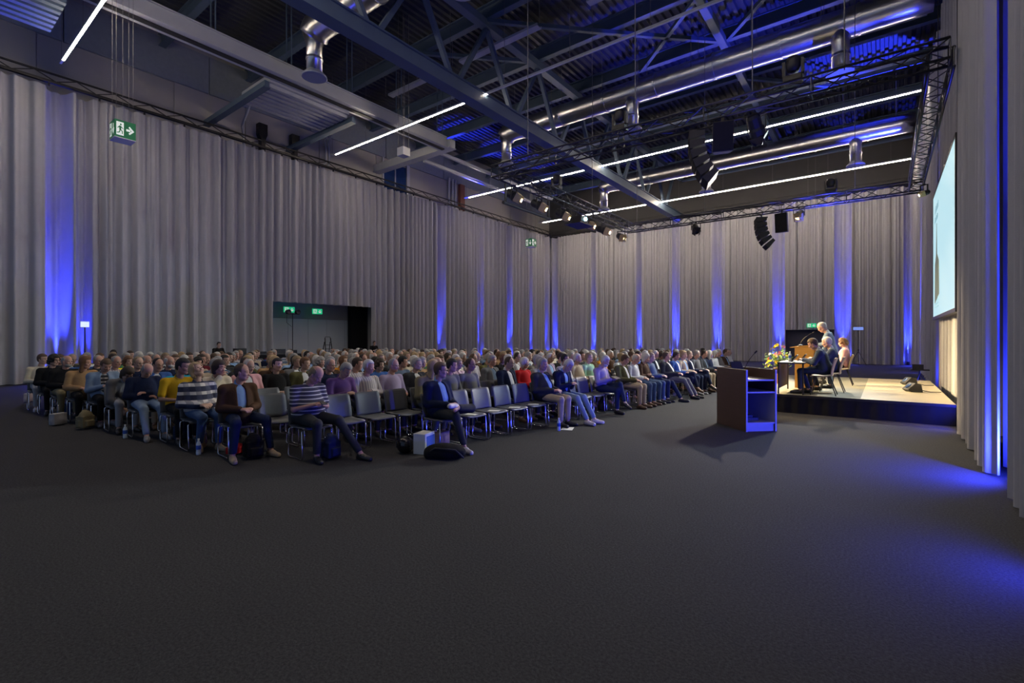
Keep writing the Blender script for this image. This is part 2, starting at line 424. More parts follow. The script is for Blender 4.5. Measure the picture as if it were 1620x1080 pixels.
# ------------------------------------------------------------------ ventilation ducts
def duct(y, label):
    r = thing('ventilation_duct', label, 'duct', (0, y, 13.0), 0, 'silver ventilation ducts')
    x0, x1 = -16.6, (.80 if y < 12 else 1.3)
    pts = [(x0 + .0, 0, -.25), (x0 + .18, 0, -.05), (x0 + .5, 0, 0)] + [(x0 + .5 + (x1 - x0 - .5) * k / 30, 0, 0) for k in range(1, 31)]
    MB().tube(pts, .5, 28).build('main_pipe', M['duct'], r, smooth=True)
    k = x0 + 1.2
    while k < x1:
        MB().tube([(k - .04, 0, 0), (k + .04, 0, 0)], .53, 28).build('pipe_flange', M['duct'], r); k += 2.45
    for xd in (x0 + .05, -9.2, -1.25):
        d_ = MB().tube([(xd, 0, -.2), (xd, 0, -.6), (xd, 0, -1.62)], .27, 20, radii=[.42, .28, .27]).build('drop_pipe', M['duct'], r, smooth=True)
        MB().lathe([(.29, -1.16), (.30, -1.14), (.30, -1.08), (.29, -1.06)], 20, mat=Matrix.Translation((xd, 0, 0))).build('joint_ring', M['duct'], d_)
        MB().lathe([(.27, -1.55), (.34, -1.62), (.44, -1.72), (.45, -1.77), (.41, -1.78), (.36, -1.75), (.33, -1.78), (.27, -1.76), (.2, -1.79), (.12, -1.76), (.02, -1.78)], 24,
                   mat=Matrix.Translation((xd, 0, 0))).build('diffuser', M['rail'], d_, smooth=True)
    for k in range(8):
        xx = x0 + 1 + k * 2.3
        for s in (-.5, .5): MB().box((xx - .008, s - .008, 0), (xx + .008, s + .008, 3.05)).build('hanger', M['wire'], r)
duct(9.75, 'silver ventilation duct nearest the camera, cut by the top edge of the view')
duct(21.15, 'silver ventilation duct in the middle, with blue light along its side')
duct(32.9, 'silver ventilation duct farthest from the camera, above the back truss')

# ------------------------------------------------------------------ line lamps
def line_lamp(y, x0, lit, x1, label, gain=1.0):
    r = thing('line_lamp', label, 'line lamp', (0, y, 11.7), 0, 'ceiling line lamps')
    MB().box((x0 - .45, -.035, 0), (x1, .035, .07)).build('profile', M['rail'], r)
    e = MB(); n = 10; LW = .03 if y < 8 else .0135
    for i in range(n):
        a = x0 + (lit - x0) * i / n; b_ = x0 + (lit - x0) * (i + 1) / n
        e.box((a, -LW, -.034), (b_ - .004, LW, -.002))
    e.build('diffuser', M['line'] if gain == 1 else emitter('line_lamp', (1.0, .83, .64), LINE_LIGHT * gain), r)
    if lit < x1:
        MB().box((lit, -.03, -.02), (x1, .03, -.002)).build('diffuser', M['white'], r)
    xx = x0 - .3
    while xx < x1: MB().box((xx - .006, -.006, .07), (xx + .006, .006, 4.35)).build('hanger', M['wire'], r); xx += 3.0
line_lamp(4.1, -23.4, .8, .85, 'warm line lamp at the top left, first from the camera')
line_lamp(15.2, -23.7, -12.9, 1.2, 'warm line lamp crossing behind the truss, lit only on its left part')
line_lamp(25.6, -23.4, 1.3, 1.35, 'warm line lamp, third from the camera, running to the screen wall', 1.25)
line_lamp(35.0, -23.4, 1.3, 1.35, 'warm line lamp farthest back, near the back curtain', 2.0)

# ------------------------------------------------------------------ partition rail and steelwork by the long wall
r = thing('partition_rail', 'long pale stepped rail for a folding wall, hung beside the long wall', 'rail', (-19.8, 0, 12.4))
MB().box((-.28, -6, .12), (.28, 19.5, .55)).build('beam', M['rail'], r)
MB().box((-.36, -6, .0), (.36, 19.5, .03)).box((-.36, -6, .03), (-.30, 19.5, .12)).box((.30, -6, .03), (.36, 19.5, .12)).build('lower_flange', M['rail'], r)
MB().box((-.10, -6, -.06), (.10, 19.5, 0)).build('track_groove', M['black'], r)
MB().box((-.34, -6, .55), (.34, 19.5, .60)).build('upper_flange', M['rail'], r)
for k in range(9):
    for s in (-.2, .2): MB().box((s - .02, -4 + k * 2.9, .6), (s + .02, -3.96 + k * 2.9, 3.65)).build('hanger', M['steel'], r)
r = thing('cross_rail', 'pale cross rail joining the partition rail to the long wall', 'rail', (-19.8, 19.75, 12.4))
MB().box((-6.4, -.2, .05), (.5, .2, .5)).build('beam', M['rail'], r)
MB().box((-6.4, -.27, 0), (.5, .27, .05)).build('lower_flange', M['rail'], r)
for x, z, lb in ((-21.2, 12.75, 'upper thin pale rail beyond the cross rail'), (-22.0, 12.3, 'lower thin pale rail beyond the cross rail')):
    o = MB().box((-.08, 20.05, 0), (.08, 33, .12)).box((-.14, 20.05, .12), (.14, 33, .15)).build('side_rail', M['rail'], loc=(x, 0, z)); tag(o, lb, 'rail')
# ribbed storage soffit between two brackets
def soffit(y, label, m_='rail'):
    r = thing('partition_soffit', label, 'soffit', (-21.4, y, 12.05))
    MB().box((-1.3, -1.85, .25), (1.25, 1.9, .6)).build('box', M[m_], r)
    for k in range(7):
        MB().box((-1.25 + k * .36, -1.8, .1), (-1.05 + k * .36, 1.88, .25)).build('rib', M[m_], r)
soffit(11.75, 'ribbed pale soffit between the partition rail and the long wall')
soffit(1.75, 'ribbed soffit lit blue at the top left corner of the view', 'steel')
for y in (9.75, 13.85):
    o = MB().box((-26.2, y - .09, 12.02), (-20.1, y + .09, 12.26)).box((-26.2, y - .14, 11.98), (-20.1, y + .14, 12.02)).build('wall_bracket_beam', M['steel'])
    tag(o, 'pale bracket beam from the long wall, ' + ('beside the blue-lit soffit' if y < 5 else 'near side of the ribbed soffit' if y < 11 else 'far side of the ribbed soffit'), 'bracket', kind='thing')
for y in (12.36, 14.14):
    pr = [(-.10, 11.0), (.10, 11.0), (.10, 12.1), (.22, 12.4), (.22, 12.95), (-.22, 12.95), (-.22, 12.4), (-.10, 12.1)]
    o = MB().prism(pr, 0, .35, 'x').build('wall_bracket', M['black'], loc=(-26.2, y, 0))
    tag(o, 'dark wall bracket with a widened head, ' + ('nearer of the two under the soffit' if y < 13 else 'farther of the two under the soffit'), 'bracket')
def pipe(name, label, pts, r_=.05):
    return tag(MB().tube(pts, r_, 8).build(name, M['rail'], smooth=True), label, 'pipe')
pipe('wall_pipe', 'straight pale pipe on the long wall above the curtain', [(-26.1, 11.45, 11.0), (-26.1, 11.45, 12.1), (-25.2, 11.0, 12.2), (-21.5, 9.95, 12.4)])
pipe('wall_pipe', 'pale pipe with a kink on the long wall above the curtain', [(-26.1, 15.75, 10.9), (-26.1, 15.75, 11.75), (-26.1, 16.1, 12.0), (-26.1, 16.1, 12.9), (-25.4, 15.6, 13.0), (-21.5, 13.9, 12.9)])
pipe('wall_pipe', 'second kinked pale pipe beside the first on the long wall', [(-26.1, 15.95, 10.9), (-26.1, 15.95, 11.7), (-26.1, 16.3, 11.95), (-26.1, 16.3, 12.85), (-25.4, 15.8, 12.95), (-21.5, 14.1, 12.85)])
M['glass_blue'] = mat('dark_blue_glass', (0.02, 0.05, 0.16), 0.12, var=0.4, scale=1.2)
gl = MB().box((-26.22, 20.3, 10.6), (-26.15, 22.2, 13.4)).build('window_1', M['glass_blue']); gl['kind'] = 'structure'  # blue light falling on this pane is put into its glass colour
fr = MB().box((-26.2, 22.2, 10.6), (-26.05, 22.45, 13.6)).box((-26.2, 20.2, 10.6), (-26.1, 20.3, 13.6)).box((-26.2, 21.2, 10.6), (-26.1, 21.28, 13.4)); struct('trim_3', fr, M['rail'])
M['rust'] = mat('red_brown_paint', (0.16, 0.055, 0.04), 0.7)
struct('trim_4', MB().box((-26.2, 27.4, 10.8), (-25.95, 27.9, 13.6)), M['rust'])
b = MB()
for y in (26.3, 26.7, 27.0): b.tube([(-26.1, y, 10.8), (-26.1, y, 13.8)], .09, 8)
struct('trim_5', b, M['rail'])
b = MB()
for k in range(9): b.box((-26.25, -6 + k * 5.3, 13.6), (-26.12, -6 + k * 5.3 + 5.25, 15.4))
struct('trim_6', b, M['rail'] if False else mat('pale_panel', (0.24, 0.27, 0.31), 0.8))

# ------------------------------------------------------------------ exit signs
def runner(mb, sgn, w, z0, h, plane, m_white=0, m_green=1):
    """white door with a green running figure, and an arrow. plane(a, z, d) -> point"""
    def poly(pts, d, m):
        vs = [plane(a, z, d) for a, z in pts]; n = len(vs); vs += [plane(a, z, d + .004) for a, z in pts]
        mb.add(vs, [tuple(range(n, 2 * n))] + [(i, (i + 1) % n, (i + 1) % n + n, i + n) for i in range(n)], m)
    S = lambda p: [(a * sgn * w, z0 + z * h) for a, z in p]
    poly(S([(-.42, .12), (-.08, .12), (-.08, .88), (-.42, .88)]), .001, m_white)
    c = (-.22, .74); poly(S([(c[0] + .045 * math.cos(k * PI / 4), c[1] + .06 * math.sin(k * PI / 4)) for k in range(8)]), .006, m_green)
    poly(S([(-.30, .66), (-.20, .66), (-.20, .44), (-.29, .42)]), .006, m_green)
    poly(S([(-.21, .64), (-.10, .54), (-.11, .50), (-.22, .57)]), .006, m_green)
    poly(S([(-.30, .64), (-.39, .52), (-.36, .50), (-.28, .58)]), .006, m_green)
    poly(S([(-.22, .46), (-.12, .36), (-.13, .20), (-.17, .20), (-.17, .34), (-.26, .42)]), .006, m_green)
    poly(S([(-.28, .44), (-.30, .30), (-.40, .26), (-.40, .21), (-.27, .25), (-.23, .42)]), .006, m_green)
def arrow(mb, sgn, w, z0, h, plane, kind, m=0):
    def poly(pts):
        vs = [plane(a * sgn * w, z0 + z * h, .001) for a, z in pts]; n = len(vs); vs += [plane(a * sgn * w, z0 + z * h, .005) for a, z in pts]
        mb.add(vs, [tuple(range(n, 2 * n))] + [(i, (i + 1) % n, (i + 1) % n + n, i + n) for i in range(n)], m)
    if kind == 'side':
        poly([(.04, .44), (.24, .44), (.24, .56), (.04, .56)]); poly([(.20, .26), (.42, .50), (.20, .74), (.15, .67), (.30, .50), (.15, .33)])
    else:
        poly([(.20, .80), (.28, .80), (.28, .32), (.20, .32)]); poly([(.06, .48), (.24, .18), (.42, .48), (.36, .52), (.24, .34), (.12, .52)])
def exit_cube(x, y, z, s, label, hang):
    r = thing('exit_sign', label, 'exit sign', (x, y, z))
    MB().box((-s/2, -s/2, 0), (s/2, s/2, s)).build('housing', M['green'], r)
    MB().box((-s/2 - .005, -s/2 - .005, -.02), (s/2 + .005, s/2 + .005, 0)).build('bottom_panel', M['white'], r)
    p = MB()
    runner(p, 1, s, 0, s, lambda a, zz, d: (s/2 + d, a, zz)); arrow(p, 1, s, 0, s, lambda a, zz, d: (s/2 + d, a, zz), 'side')
    runner(p, 1, s, 0, s, lambda a, zz, d: (a, -s/2 - d, zz)); arrow(p, 1, s, 0, s, lambda a, zz, d: (a, -s/2 - d, zz), 'down')
    p.build('pictogram', [M['sign_white'], M['green']], r, fix=False)
    for dx, dy in ((-s*.4, -s*.4), (s*.4, -s*.4), (s*.4, s*.4), (-s*.4, s*.4), (0, 0)): MB().box((dx - .0035, dy - .0035, s), (dx + .0035, dy + .0035, hang - z)).build('suspension_wire', M['wire'], r)
exit_cube(-18.6, 4.62, 7.78, .52, 'green cube exit sign hanging on wires in front of the long curtain', 16.05)
exit_cube(-18.6, 26.4, 7.75, .52, 'small far green cube exit sign near the corner of the curtains', 16.05)
r = thing('ceiling_sensor_box', 'cream box hanging on wires below the partition rail', 'sensor box', (-16.9, 14.2, 9.75))
MB().box((-.2, -.2, 0), (.2, .2, .36)).build('housing', M['white'], r)
for dx, dy in ((-.16, -.16), (.16, -.16), (.16, .16), (-.16, .16)): MB().box((dx - .006, dy - .006, .36), (dx + .006, dy + .006, 6.3)).build('suspension_wire', M['wire'], r)
def exit_plate(loc, rz, w, label, kind='down', hangz=None):
    r = thing('exit_sign', label, 'exit sign', loc, rz)
    MB().box((-w/2, 0, 0), (w/2, .05, w * .5)).build('housing', M['green_lit'], r)
    p = MB(); runner(p, 1, w, 0, w * .5, lambda a, zz, d: (a, -d, zz)); arrow(p, 1, w, 0, w * .5, lambda a, zz, d: (a, -d, zz), kind)
    p.build('pictogram', [M['sign_white'], M['green_lit']], r, fix=False)
    if hangz:
        for s in (-.4, .4): MB().box((w*s - .005, .02, w*.5), (w*s + .005, .03, hangz)).build('suspension_rod', M['wire'], r)
exit_plate((-26.4, 14.05, 3.15), PI / 2, .62, 'lit green exit sign in the doorway opening, nearer the tripod stand')
exit_plate((-26.4, 15.75, 3.12), PI / 2, .62, 'lit green exit sign in the doorway opening, above the stepladder')
exit_plate((-3.95, YB - .32, 2.45), 0, .55, 'small lit exit sign above the dark passage behind the speaker', 'down', 13.6)
# back passage: dark opening behind the curtain gap
struct('door_2', MB().box((-5.7, YB + .5, 0), (-2.5, YB + .6, 2.6)), mat('dark_door_paint', (.05, .05, .075), .6))

# ------------------------------------------------------------------ lighting truss
def box_truss(name, a, b, s, label, seg=.5):
    a = Vector(a); b = Vector(b); L = (b - a).length; d_ = (b - a).normalized(); sd = Vector((0, 0, 1)).cross(d_).normalized()
    r = thing(name, label, 'lighting truss', a)
    cr = [sd * (s * i) + Vector((0, 0, s * j)) for i, j in ((-.5, -.5), (.5, -.5), (.5, .5), (-.5, .5))]
    for c in cr: MB().tube([c, d_ * L + c], .026, 8).build('chord', M['truss_alu'], r, smooth=True)
    n = max(1, int(L / seg))
    for i in range(4):
        g = MB(); c0, c1 = cr[i], cr[(i + 1) % 4]
        for k in range(n):
            p, q = (c0, c1) if k % 2 == 0 else (c1, c0)
            g.tube([p + d_ * (L * k / n), q + d_ * (L * (k + 1) / n)], .012, 5, caps=False)
        for k in range(0, n + 1, 4): g.tube([c0 + d_ * (L * k / n), c1 + d_ * (L * k / n)], .012, 5, caps=False)
        g.build('lacing', M['truss_alu'], r)
    return r
TZ = 6.62; TXL, TXR, TYN, TYF = -9.0, .80, 11.2, 20.5
box_truss('lighting_truss', (TXL - .2, TYN, TZ), (TXR + .09, TYN, TZ), .34, 'black lighting truss over the near edge of the stage, side to side')
box_truss('lighting_truss', (TXL - .2, TYF, TZ), (TXR + .2, TYF, TZ), .34, 'black lighting truss over the far edge of the stage')
box_truss('lighting_truss', (TXL, TYN + .23, TZ), (TXL, TYF - .23, TZ), .34, 'black lighting truss over the audience carrying the warm spotlights')
box_truss('lighting_truss', (TXR, TYN + .23, TZ), (TXR, TYF - .23, TZ), .34, 'black lighting truss along the screen wall above the screen')
for x, y, hl in ((TXL + 1, TYN, 'near truss at its far left end'), (TXL + 4.2, TYN, 'near truss left of its curved loudspeakers'), (-2.2, TYN, 'near truss beside its box loudspeaker'), (-.6, TYN, 'near truss close to the screen wall'),
                 (TXL + .3, TYF, 'far truss at its left corner'), (-5.8, TYF, 'far truss left of its curved loudspeakers'), (-.8, TYF, 'far truss close to the screen wall'), (TXL, 16.9, 'audience truss above the projector')):
    o = MB().tube([(x, y, TZ + .18), (x, y, 14.9)], .012, 6).build('hoist_cable', M['wire'])
    tag(o, 'thin steel hoist cable from the roof to the ' + hl, 'cable', 'hoist cables of the lighting trusses')
# chain hoists with motor bodies
def lantern(loc, target, label, lit=True, power=1.0, hang=.30, sz=1.2, angle=24, col=(1.0, .75, .38)):
    r = thing('stage_lantern', label, 'spotlight', loc, 0, 'spotlights on the lighting trusses')
    dv = Vector(target) - Vector(loc); q = dv.to_track_quat('-Z', 'Y').to_matrix().to_4x4()
    yaw = math.atan2(dv.y, dv.x)
    yk = MB(); Rz = Matrix.Rotation(yaw, 4, 'Z')
    for s in (-1, 1): yk.box((-.02, s * .15 * sz - .01, -.02), (.02, s * .15 * sz + .01, hang - .05), 0, Rz)
    yk.box((-.02, -.16 * sz, hang - .06), (.02, .16 * sz, hang - .04), 0, Rz); yk.box((-.03, -.03, hang - .06), (.03, .03, hang - .012), 0, Rz)
    yk.build('yoke', M['black'], r)
    bd = MB().lathe([(.02, .26), (.09, .25), (.11, .2), (.11, .04), (.13, .0), (.13, -.10), (.125, -.10), (.12, -.02), (.02, -.02)], 18, mat=q @ Matrix.Scale(sz, 4))
    bd.build('body', M['black'], r)
    MB().lathe([(.115, -.03), (.10, -.05), (.01, -.055)], 18, mat=q @ Matrix.Scale(sz, 4)).build('lens', M['lens'] if lit else M['glass_blue'], r)
    for k in range(4):
        Q = q @ Matrix.Rotation(k * PI / 2, 4, 'Z') @ Matrix.Translation((.13 * sz, 0, -.10 * sz)) @ Matrix.Rotation(math.radians(28), 4, 'Y')
        MB().box((-.004, -.11 * sz, -.17 * sz), (.004, .11 * sz, 0), 0, Q).build('barn_door', M['barn_lit'] if lit else M['black'], r)
    if lit:
        o = light('SPOT', Vector(loc) + dv.normalized() * .12, STAGE_W * power, col, target, .08, angle, .5, 'lantern_beam')
LBL = ['first warm spotlight on the audience truss, nearest the camera', 'second warm spotlight on the audience truss', 'third warm spotlight on the audience truss',
       'fourth warm spotlight on the audience truss, after the projector', 'fifth warm spotlight on the audience truss', 'last warm spotlight on the audience truss, farthest and brightest']
for (y, tg, pw), lb in zip([(12.1, (-1.2, 13.4, .9), .7), (13.5, (-.6, 14.5, .9), .9), (15.0, (-1.0, 15.5, .9), .9), (16.9, (1.5, 15.4, 1.3), 1.3), (18.2, (1.5, 18.0, 1.3), 1.3), (19.9, (-.5, 13.6, .8), 1.1)], LBL):
    lantern((TXL - .17, y, TZ - .485), tg, lb, True, pw, angle=30)
lantern((-2.45, TYF - .17, TZ - .485), (-3.4, 11.5, .2), 'warm spotlight on the far truss, lit, right of the dark loudspeaker', True, .9, angle=95, col=(1.0, .88, .74))
lantern((TXR + .17, 19.5, TZ - .485), (-8.5, 8.5, .9), 'small spotlight under the screen wall truss, its light added to brighten the audience', True, 1.2, angle=80, col=(.80, .95, 1.0), sz=.7)  # beam and glowing lens added to brighten the audience from the front
lantern((-2.15, TYN + .17, TZ - .485), (-1.2, 15.5, .8), 'unlit spotlight with open flaps on the near truss, right of the box loudspeaker', False, sz=1.25)
lantern((-6.1, TYF - .17, TZ - .485), (-3, 15, .8), 'unlit spotlight on the far truss, far left of the curved loudspeakers', False)
# moving heads standing on the trusses
def moving_head(loc, label):
    r = thing('moving_head', label, 'moving head', loc)
    MB().box((-.17, -.13, 0), (.17, .13, .12)).build('base', M['black'], r, bevel=.02)
    MB().box((-.19, -.06, .12), (-.14, .06, .44)).box((.14, -.06, .12), (.19, .06, .44)).box((-.19, -.06, .10), (.19, .06, .15)).build('yoke', M['black'], r)
    MB().lathe([(.03, .2), (.10, .22), (.13, .30), (.13, .44), (.11, .50), (.10, .5), (.02, .47)], 18).build('head', M['black'], r, smooth=True)
moving_head((-1.45, TYN, TZ + .21), 'black moving head lamp standing on the near truss')
moving_head((-5.2, TYN, TZ + .21), 'black moving head lamp on the near truss, farther left')
moving_head((-1.5, TYF, TZ + .21), 'black moving head lamp standing on the far truss')
moving_head((TXL, 14.3, TZ + .21), 'black moving head lamp on the audience truss')
# curved line arrays
def line_array(loc, yaw, n, w, hh, dp, bend, label):
    r = thing('line_array_speaker', label, 'loudspeaker', loc, yaw, 'curved hanging loudspeakers')
    MB().box((-.25, -.03, 0), (.15, .03, .05)).box((-.06, -.02, .05), (-.02, .02, .14)).box((-.06, -.22, .135), (-.02, .22, .152)).build('flying_frame', M['black'], r)
    pos = Vector((0, 0, 0)); a = math.radians(0)
    for k in range(n):
        Mx = Matrix.Translation(pos) @ Matrix.Rotation(a, 4, 'Y')
        pl = [(-dp * .5, -hh * .72), (dp * .5, -hh), (dp * .5, 0), (-dp * .5, -hh * .12)]
        b = MB().prism([(p, q) for p, q in pl], -w/2, w/2, 'y', 0, Mx).build('cabinet', M['black'], r)
        MB().box((dp * .5, -w/2 + .01, -hh + .012), (dp * .5 + .008, w/2 - .01, -.012), 0, Mx).build('grille', M['black_cloth'], b)
        pos = Mx @ Vector((0, 0, -hh - .006)); a += bend * (1 + .25 * k)
    return r
line_array((-3.35, TYN, TZ - .35), math.radians(200), 6, .58, .19, .32, .095, 'curved hanging loudspeaker column at the near truss')
line_array((-3.75, TYF, TZ - .35), math.radians(200), 6, .62, .19, .34, .10, 'curved hanging loudspeaker column at the far truss')
def box_speaker(loc, yaw, pitch, label, s=(.3, .42, .62)):
    r = thing('box_loudspeaker', label, 'loudspeaker', loc, yaw)
    Mx = Matrix.Rotation(pitch, 4, 'Y')
    MB().prism([(-s[0]/2, -s[1]*.36), (s[0]/2, -s[1]/2), (s[0]/2, s[1]/2), (-s[0]/2, s[1]*.36)], -s[2], 0, 'z', 0, Mx).build('cabinet', M['black'], r, bevel=.01)
    MB().box((s[0]/2, -s[1]*.47, -s[2] + .02), (s[0]/2 + .01, s[1]*.47, -.02), 0, Mx).build('grille', M['black_cloth'], r)
    MB().box((-.03, -.03, 0), (.03, .03, .10)).build('bracket', M['black'], r)
box_speaker((-2.75, TYN - .17, TZ - .3), math.radians(-70), .15, 'dark box loudspeaker hanging beside the near curved column')
box_speaker((-3.0, TYF - .17, TZ - .3), math.radians(-100), .12, 'dark box loudspeaker hanging beside the far curved column', (.3, .42, .7))
r = thing('projector', 'projector with a bright lens hung under the audience truss', 'projector', (TXL - .1, 15.95, TZ - .62))
MB().box((-.3, -.28, 0), (.3, .28, .22)).build('body', M['black'], r, bevel=.02)
MB().lathe([(.07, 0), (.07, .06), (.02, .06)], 16, mat=Matrix.Translation((.3, 0, .11)) @ Matrix.Rotation(PI/2, 4, 'Y')).build('lens', emitter('projector_lens', (.5, .9, 1.0), 7), r)
MB().box((-.02, -.2, .22), (.02, .2, .26)).box((-.09, -.02, .26), (-.05, .02, .42)).build('bracket', M['black'], r)
o = MB().box((-.35, -.42, 0), (.35, .62, .05)).box((-.085, -.4, .05), (-.055, -.37, .50)).box((-.085, .57, .05), (-.055, .6, .50)).build('equipment_shelf', M['black'], loc=(TXL - .1, 15.95, TZ - .7)); tag(o, 'dark equipment shelf under the projector on the audience truss', 'shelf')
o = MB().tube([(0, -1.3, 0), (0, 1.3, 0)], .05, 8).box((-.03, -1.2, 0), (.03, -1.16, .6)).box((-.03, 1.16, 0), (.03, 1.2, .6)).build('lamp_bar', M['black'], loc=(TXL - .17, 12.85, TZ - .80)); tag(o, 'dark bar slung under the audience truss near its first spotlights', 'bar')

# ------------------------------------------------------------------ projection screen
SX = 1.24; SY0, SY1, SZ0, SZ1 = 14.15, 20.1, 2.36, 6.04
r = thing('projection_screen', 'large lit projection screen on the stage wall showing a pale slide', 'screen', (SX, (SY0 + SY1) / 2, SZ0))
hw = (SY1 - SY0) / 2; hh = SZ1 - SZ0
M['slide'] = mat('slide_light', (.03, .03, .03), .6, var=.02, emit=(0.47, 0.74, 0.82), estr=SCREEN_E)
M['slide_dark'] = emitter('slide_dark_print', (0.10, 0.13, 0.10), 0.5)
M['slide_teal'] = emitter('slide_teal_print', (0.22, 0.42, 0.48), 0.8)
MB().box((-.02, -hw, 0), (0, hw, hh)).build('slide', M['slide'], r)
f_ = MB(); f_.box((-.03, -hw - .07, -.09), (.08, hw + .07, 0)); f_.box((-.03, -hw - .07, hh), (.08, hw + .07, hh + .07))
f_.box((-.03, -hw - .10, -.09), (.08, -hw, hh + .07)); f_.box((-.03, hw, -.09), (.08, hw + .10, hh + .07)); f_.box((.0, -hw, 0), (.03, hw, hh))
f_.build('frame', M['black'], r)
for s in (-hw + .5, hw - .5): MB().box((.05, s, hh + .07), (.07, s + .02, 13.7)).build('hanger', M['black'], r)
cy = (SY0 + SY1) / 2
P = MB()        # tower-like picture on the slide
for a in [[(18.0, 2.95), (19.4, 2.75), (19.3, 3.9), (18.95, 4.15), (18.75, 5.05), (18.65, 4.15), (18.1, 3.9)]]:
    P.prism([(y - cy, z - SZ0) for y, z in a], -.028, -.022, 'x')
P.build('slide_picture', M['slide_dark'], r)
P = MB()
for k, (y0, z0, n_, s) in enumerate([(19.4, 5.42, 6, .16), (19.5, 5.15, 7, .13)]):
    for i in range(n_): P.box((-.027, y0 - i * s * 1.25 - s - cy, z0 - SZ0), (-.022, y0 - i * s * 1.25 - cy, z0 - SZ0 + s * (1.2 if i % 2 else .9)))
for k in range(4): P.box((-.027, 18.2 - cy, .25 + k * .09), (-.022, 19.6 - .2 * (k % 2) - cy, .28 + k * .09))
P.build('slide_lettering', M['slide_teal'], r)
